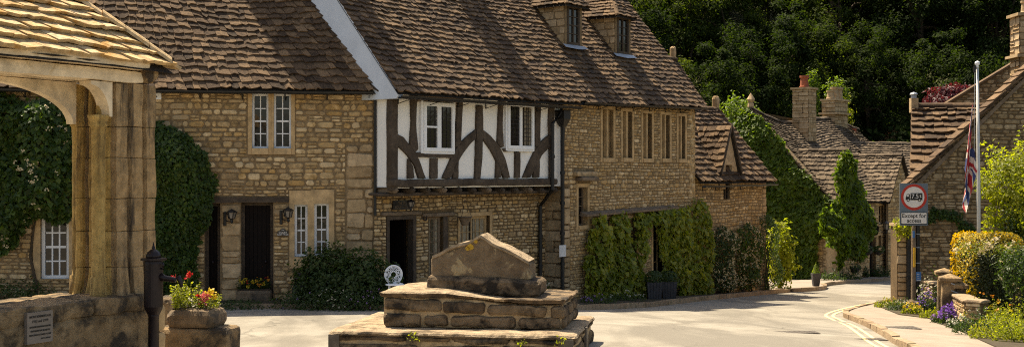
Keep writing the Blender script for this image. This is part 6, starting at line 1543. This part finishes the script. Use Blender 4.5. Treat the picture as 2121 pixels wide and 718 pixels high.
for y in (589, 604, 612): mb.tube([P(1970, y-3, 27.9), P(1986, y+3, 27.9)], .012, 6)
mb.build('rail', M['lead'], T)
def garden_wall(nm, pts, h, w, lab, seed):
    T = thing(nm, (pts[0].x, pts[0].y, G(*pts[0])), lab, 'garden wall'); i = 0
    for p, q in zip(pts, pts[1:]):
        d = (q-p); L = d.length; fr = Fr(p, d) if d.normalized().x*1 > -.2 else Fr(q, -d); z0 = min(G(*p), G(*q))-.1; zt = max(G(*p), G(*q))+h
        wall('wall', T, fr, [(0, z0), (L, z0), (L, zt), (0, zt)], th=w, mats=[M['mortar_dark'], M['rubble'], M['ashlar']], hr=(.07, .13), wr=(.14, .34), seed=seed+i)
        mb = MB(); rough_block(mb, fr, -.03, L+.03, zt, zt+.09, -w-.04, .05, .12, .015, .03, seed+i+.3); mb.build('coping', M['kerb'], T); i += 1
P2 = lambda px, Y: V(((px-CX)/F*Y, Y))
garden_wall('garden_wall', [P2(1974, 27.95), P2(1998, 26.6), P2(2032, 26.3)], .62, .3, 'low rubble garden wall with rough coping in front of the golden hedge', 101)
garden_wall('garden_wall', [P2(1911, 33.3), P2(1934, 32.7)], .75, .3, 'short rubble garden wall between the sign and the gate piers', 105)
mb = MB(); rough_block(mb, Fr(P2(1882, 32.8), (1, 0)), 0, .22, gz-.1, gz+.28, -.3, 0, .06, .03, .06, 5); tag(mb.build('corner_stone', M['base_stone']), 'leaning lump of stone at the foot of the sign post', 'stone')
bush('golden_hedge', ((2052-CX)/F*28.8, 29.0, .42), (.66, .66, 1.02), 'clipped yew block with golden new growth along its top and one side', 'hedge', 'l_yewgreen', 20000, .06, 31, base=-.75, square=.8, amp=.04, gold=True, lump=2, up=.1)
bush('sunlit_bush', P(2112, 398, 30.2), (.88, .8, 1.12), 'tall sunlit yellow green bush between the flagpole and the garden roses', 'bush', 'l_bright', 5200, .11, 32, base=-.7, amp=.75, lump=2.2)
bush('dark_bush', ((2112-CX)/F*29.6, 29.8, .6), (.5, .5, 1.3), 'dark green foliage filling behind the pale roses', 'bush', 'l_dark', 3000, .09, 33, base=-.7)
bush('rose_bush', P(2108, 560, 26.6), (.38, .4, .5), 'rose bush with cream blooms in front of the clipped hedge', 'rose bush', 'l_dark', 1700, .07, 34, base=-.5, flowers=('f_cream', .018, .045), amp=.8, lump=3)
rs = P(2050, 505, 27.4); T = thing('rose_spray', rs, 'arching spray of peach and cream roses across the top of the hedge', 'roses')
st = MB(); st.tube([P(2121, 640, 27.3), P(2100, 560, 27.3), P(2060, 512, 27.4), P(1985, 520, 27.6)], [.012, .01, .007, .004], 6); st.build('stem', M['l_bright'], T)
blooms(T, [(P(x, y, 27.4), .04) for x, y in ((1983, 520), (2003, 508), (2044, 505), (2052, 511), (2040, 514), (2062, 494), (2092, 516), (2032, 520))], 'f_cream', .05, 22)
lf = MB(); r2 = random.Random(4)
for _ in range(420): x = r2.uniform(1978, 2110); leaf(lf, P(x, 512+r2.gauss(0, 9)+abs(x-2045)*.08, 27.4+r2.gauss(0, .06)), V((0, -.4, 1))+rv(r2)*.5, rv(r2), .06, .035)
lf.build('foliage', M['l_bright'], T)
bed = [(1845, 645, .8, .30, 'sprawling yellow flowered plant at the foot of the corner wall', 'l_bright', [('f_yellow', 12, .03)]),
       (1872, 652, .8, .34, 'white flowered mound beside the sign post foot', 'l_dark', [('f_white', 14, .025)]),
       (1893, 660, .5, .32, 'yellow flowered clump directly under the sign post', 'l_bright', [('f_yellow', 40, .03), ('f_purple', 6, .03)]),
       (1922, 655, .5, .55, 'tall purple flowers beside the black pole', 'l_dark', [('f_purple', 44, .03)]),
       (1934, 668, .6, .24, 'low green mat at the foot of the gate pier', 'l_bright', []),
       (1953, 678, .45, .26, 'small mauve cushion between the gate pier and the purple mound', 'l_dark', [('f_mauve', 40, .03)]),
       (1972, 682, .5, .45, 'rich purple flower mound against the low garden wall', 'l_dark', [('f_purple', 90, .035)]),
       (1988, 650, .25, .8, 'upright purple flower spike on the garden wall end', 'l_dark', [('f_purple', 26, .03)]),
       (1990, 690, .5, .26, 'pale grey white cushion plant at the pavement edge', 'l_dark', [('f_white', 40, .025)]),
       (2022, 705, .8, .55, 'mid green mound of pale speckled leaves at the pavement edge', 'l_dark', [('f_white', 12, .022)]),
       (2064, 715, .9, .48, 'bright rounded cushion plant spilling on the pavement', 'l_bright', [('f_yellow', 8, .02)]),
       (2108, 722, .8, .65, 'grassy bright clump spilling over beneath the border daisies', 'l_bright', [])]
for i, (x, y, w_, h_, lab, m_, fl_) in enumerate(bed):
    g = gp(x, y); herb('bedding_plant', g.x, g.y+.12, w_, h_, lab, 'plant', m_, int(900*w_), .055, 50+i, z=G(g.x, g.y)+.09, fl=fl_)
for i, (x, Y, w_, h_, lab, fl_) in enumerate(((2040, 26.6, 1.0, .75, 'taller border plants with orange daisies before the low wall', [('f_orange', 10, .05), ('f_yellow', 5, .04)]), (2095, 26.2, 1.3, .80, 'leafy border plants between the roses and the pavement', [('f_yellow', 5, .04), ('f_orange', 3, .04)]), (2075, 25.6, 1.0, .6, 'dense green border growth in front of the roses', []), (1925, 32.0, .7, .9, 'white flowered shrub behind the short garden wall', [('f_white', 40, .03)]), (1930, 34.0, .9, 1.2, 'dark shrub against the gable wall behind the gate piers', []))):
    g = P2(x, Y); herb('border_plant', g.x, g.y, w_, h_, lab, 'plant', 'l_bright' if i < 3 else 'l_dark', int(950*w_), .065, 70+i, z=G(g.x, g.y)+.05, fl=fl_)
g = gp(2115, 716); rg = random.Random(6); T = thing('grass_tuft', (g.x, g.y, G(g.x, g.y)+.1), 'long arching bright grass blades among the border plants', 'grass clump'); mb = MB()
for _ in range(160):
    a = rg.uniform(0, 2*PI); L = rg.uniform(.3, .6); b = V((g.x+rg.gauss(0, .12), g.y+rg.gauss(0, .12), G(g.x, g.y)+.1)); t_ = V((math.cos(a)*L*.6, math.sin(a)*L*.6, L*.8)); w_ = V((-math.sin(a), math.cos(a), 0))*.008
    mb.add([b-w_, b+w_, b+t_*.6+w_, b+t_*.6-w_, b+t_+V((0, 0, -.12))], [(0, 1, 2, 3), (3, 2, 4)])
mb.build('blades', M['l_bright'], T)
sheet('border', [V((12.2, 33.5)), V((9.8, 33.5)), gp(1862, 660), gp(1925, 668), gp(1985, 694), gp(2070, 735), V((9.2, 18)), V((24, 18)), V((24, 34.8))], .12, M['verge'], .8, skirt=.1)

# ================================================================= hanging wood behind the village
def crown_mesh(name, mat, n, rx, rz_, leafsz, seed, dense=26, open_=.3, shape=1.0):
    rg = random.Random(seed); mb = MB(); cl = []
    for i in range(dense):
        d = rv(rg).normalized(); k = rg.uniform(.45, .95); h = d.z*.5+.5
        cl.append((V((d.x*rx*k, d.y*rx*k, d.z*rz_*k))*(1+.25*noise.noise(d*1.6+V((seed, 0, 0)))), rg.uniform(.10, .30)*rx*(1.1-.35*h)))
    for _ in range(n):
        c, r = cl[rg.randrange(len(cl))]; d = rv(rg).normalized(); d.z = d.z*.75+.05
        p = c+d*r*rg.uniform(.35, 1.25)*(1+.5*noise.noise(d*2.5+c))
        nn = d+V((0, 0, .7))+rv(rg)*.5; leaf4(mb, p, nn, rv(rg)+V((0, 0, -.5))+d*.5, leafsz*rg.uniform(.6, 1.4), leafsz*rg.uniform(.4, .7))
    me = mb; o = me.build(name, mat, None); return o, cl
def trunk_mb(h, r, cl, seed, cz):
    rg = random.Random(seed); mb = MB(); pts = [V((.2*math.sin(k*.9+seed), .2*math.cos(k*1.1), -1.0+(cz+2.0)*k/6)) for k in range(7)]
    mb.tube(pts, [r*(1.25-.16*k) for k in range(7)], 9)
    for c, rr in cl[:12]:
        s = pts[3].lerp(pts[6], rg.random()); e = c+V((0, 0, cz)); m = s.lerp(e, .55)+V((0, 0, .4)); mb.tube([s, m, e], [r*.42, r*.26, r*.08], 6)
    return mb
variants = []
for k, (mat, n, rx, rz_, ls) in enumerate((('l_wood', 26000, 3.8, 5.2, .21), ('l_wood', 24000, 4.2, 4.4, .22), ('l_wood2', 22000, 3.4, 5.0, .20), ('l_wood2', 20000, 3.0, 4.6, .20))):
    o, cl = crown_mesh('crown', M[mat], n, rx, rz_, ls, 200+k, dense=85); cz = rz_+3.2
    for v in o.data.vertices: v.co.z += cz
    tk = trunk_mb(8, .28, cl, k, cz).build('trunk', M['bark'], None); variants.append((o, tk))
specs = [ # px, Y, variant, scale, base offset, label
 (1290, 74, 0, .95, -1, 'dark tree directly behind the dormered roof'), (1345, 70, 2, .85, -3, 'sunflecked tree above the second dormer roof'), (1400, 78, 3, 1.0, -1, 'light leaved tree above the upright finial of the tall house'),
 (1455, 72, 1, .85, -3, 'dark rounded tree behind the tall house ridge'), (1480, 92, 0, 1.1, 0, 'tall dark tree high in the wood before the bare stems'), (1520, 80, 2, .9, -2, 'tree with bright leaf sprays and thin pale stems in the wood'),
 (1565, 74, 0, .85, -3.5, 'shadowed tree just above the creeper gable'), (1590, 95, 1, 1.1, 0, 'dark tree high in the wood above the creeper gable'), (1630, 78, 1, .9, -3, 'dark tree behind the single tall chimney'),
 (1680, 90, 3, 1.05, 0, 'tallest light green tree in the middle of the wood'), (1700, 76, 2, .8, -3.5, 'small bright edged tree close behind the three pot chimney'), (1740, 82, 2, 1.0, -1, 'light green leaning tree between the three pot chimney and thin flue'),
 (1760, 100, 0, 1.1, 2, 'dark tree high in the wood between two lit crowns'), (1800, 76, 0, .8, -4.5, 'dark low tree above the far terrace roof'), (1850, 84, 1, 1.0, -1, 'great dark rounded tree above the thin flue'),
 (1905, 80, 0, 1.1, -1.5, 'broad dark tree with a sunlit edge above the slated wing'), (1930, 96, 3, 1.1, 2, 'light topped tree high above the vent cowl'), (1975, 74, 1, .85, -4, 'dark tree behind the copper leaved tree'),
 (2010, 88, 2, 1.1, 0, 'sun rimmed tree behind the top of the flagpole'), (2060, 78, 0, 1.0, -2, 'dark tree between the flagpole and the ashlar chimney by the gable'), (2110, 90, 1, 1.2, 0, 'dark tree directly behind the ashlar chimney by the gable'), (2160, 80, 0, 1.1, -1, 'dark tree beyond the ashlar chimney where the wood ends'),
 (1240, 84, 1, 1.0, 0, 'dark tree hidden mostly behind the dormered ridge'), (1370, 98, 1, 1.2, 2, 'high dark tree behind the light leaved one above the tall house'), (1640, 108, 0, 1.3, 3, 'high distant dark tree over the tall single chimney'), (1840, 108, 1, 1.3, 3, 'high distant dark tree over the far terrace roof'), (2010, 108, 1, 1.3, 3, 'high distant dark tree over the flagpole')]
used = set()
for px, Y, vi, s, dz, lab in specs:
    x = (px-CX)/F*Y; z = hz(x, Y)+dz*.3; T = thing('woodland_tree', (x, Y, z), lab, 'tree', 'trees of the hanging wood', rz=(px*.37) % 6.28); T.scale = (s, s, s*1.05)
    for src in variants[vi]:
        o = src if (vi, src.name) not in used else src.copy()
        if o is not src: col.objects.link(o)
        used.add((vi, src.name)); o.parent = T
# a few more rows keep the valley side closed when seen from the side
rg = random.Random(77); extra = []
for row, Y in enumerate((86, 100, 116, 132)):
    for i in range(13 if row < 3 else 15):
        x = -26+row*2+i*(6.2+row*.9)+rg.uniform(-1.5, 1.5)
        extra.append((x, Y+rg.uniform(-3, 3), rg.choice((0, 0, 1, 1, 2)), rg.uniform(.95, 1.3)))
for x, Y, vi, s in extra:
    T = thing('woodland_tree', (x, Y, hz(x, Y)-.5), 'one of the many dark trees massed on the shaded slope behind the others', 'tree', 'massed trees on the slope', rz=rg.uniform(0, 6.28)); T.scale = (s, s, s*1.1)
    for src in variants[vi]: o = src.copy(); col.objects.link(o); o.parent = T
# understorey that shuts the gaps at the wood's foot
def under():
    mb = MB(); rg = random.Random(8)
    for _ in range(26000):
        x = rg.uniform(-6, 52); Y = rg.uniform(66, 74); z = hz(x, Y)+rg.uniform(0, 4.2)*(1+.4*noise.noise(V((x*.3, Y*.3, 1)))); leaf4(mb, V((x, Y, z)), V((0, -1, 1))+rv(rg)*.8, rv(rg), .4, .28)
    return tag(mb.build('undergrowth', M['l_wood']), kind='stuff', label='dark undergrowth along the foot of the wood')
under()
c = P(1975, 198, 56); bush('copper_tree', (c.x, 56, c.z-.2), (1.05, .9, .62), 'dark red copper leaved tree showing above the slated wing', 'tree', 'l_red', 3200, .16, 91, amp=.6, base=None)
c = P(1532, 238, 62); bush('ash_sapling', (c.x, 62, c.z), (.9, .8, .8), 'bright young ash foliage behind the creeper gable apex', 'tree', 'l_far', 1500, .17, 92, amp=.9, lump=2.8, base=None)
c = P(1683, 185, 66); bush('feathery_cypress', (c.x, 66, c.z-.4), (.35, .3, 1.3), 'thin feathery yellow green conifer between the two chimney stacks', 'conifer', 'l_far', 1300, .14, 93, amp=.7, lump=3, base=None)
c = P(1733, 182, 67); bush('chimney_top_shrub', (c.x, 67, c.z-.3), (.6, .5, .7), 'bright leafy young tree behind the three chimney pots', 'tree', 'l_far', 900, .15, 94, amp=.9, lump=3, base=None)
c = P(1765, 235, 67); bush('lit_shrub', (c.x-.3, 68, c.z), (.6, .5, 1.2), 'thin sunlit shrub against the three pot chimney and small red pot', 'shrub', 'l_bright', 500, .17, 95, amp=.9, lump=3, base=None)
# ================================================================= camera, sun and sky
cam = bpy.data.cameras.new('camera'); co = bpy.data.objects.new('camera', cam); col.objects.link(co)
co.location = (0, 0, E); co.rotation_euler = (PI/2, 0, 0); cam.sensor_width = 36; cam.lens = 36*F/2121; cam.clip_end = 3000; cam.clip_start = .1
sc.camera = co
su = bpy.data.lights.new('sun', 'SUN'); su.energy = 5.0; su.angle = math.radians(.5); su.color = (1, .93, .80)
so = bpy.data.objects.new('sun', su); col.objects.link(so); so.rotation_euler = SD3.to_track_quat('-Z', 'Y').to_euler(); so.location = (0, 0, 60)
w = bpy.data.worlds.new('World'); sc.world = w; w.use_nodes = True; nt = w.node_tree; nt.nodes.clear()
o_ = nt.nodes.new('ShaderNodeOutputWorld'); bg = nt.nodes.new('ShaderNodeBackground'); sk = nt.nodes.new('ShaderNodeTexSky')
sk.sky_type = 'NISHITA'; sk.sun_disc = False; sk.sun_elevation = SUN_EL
tos = -SD3; sk.sun_rotation = math.atan2(tos.x, tos.y); sk.dust_density = 2.5; sk.air_density = 1.0
bg.inputs[1].default_value = .10
nt.links.new(sk.outputs[0], bg.inputs[0]); nt.links.new(bg.outputs[0], o_.inputs[0])
vs_ = sc.view_settings; vs_.view_transform = 'Standard'; vs_.look = 'None'; vs_.gamma = 1.0; vs_.use_curve_mapping = False; vs_.exposure = EXPO if 'EXPO' in globals() else 1.1
try:
    vs_.use_white_balance = True; vs_.white_balance_temperature = 7500; vs_.white_balance_tint = 9
except Exception: pass
sc.render.engine = 'CYCLES'; sc.cycles.use_denoising = False; sc.cycles.pixel_filter_type = 'BLACKMAN_HARRIS'; sc.cycles.filter_width = 1.1; sc.cycles.max_bounces = 6; sc.cycles.diffuse_bounces = 4; sc.cycles.transmission_bounces = 3
sc.render.film_transparent = False
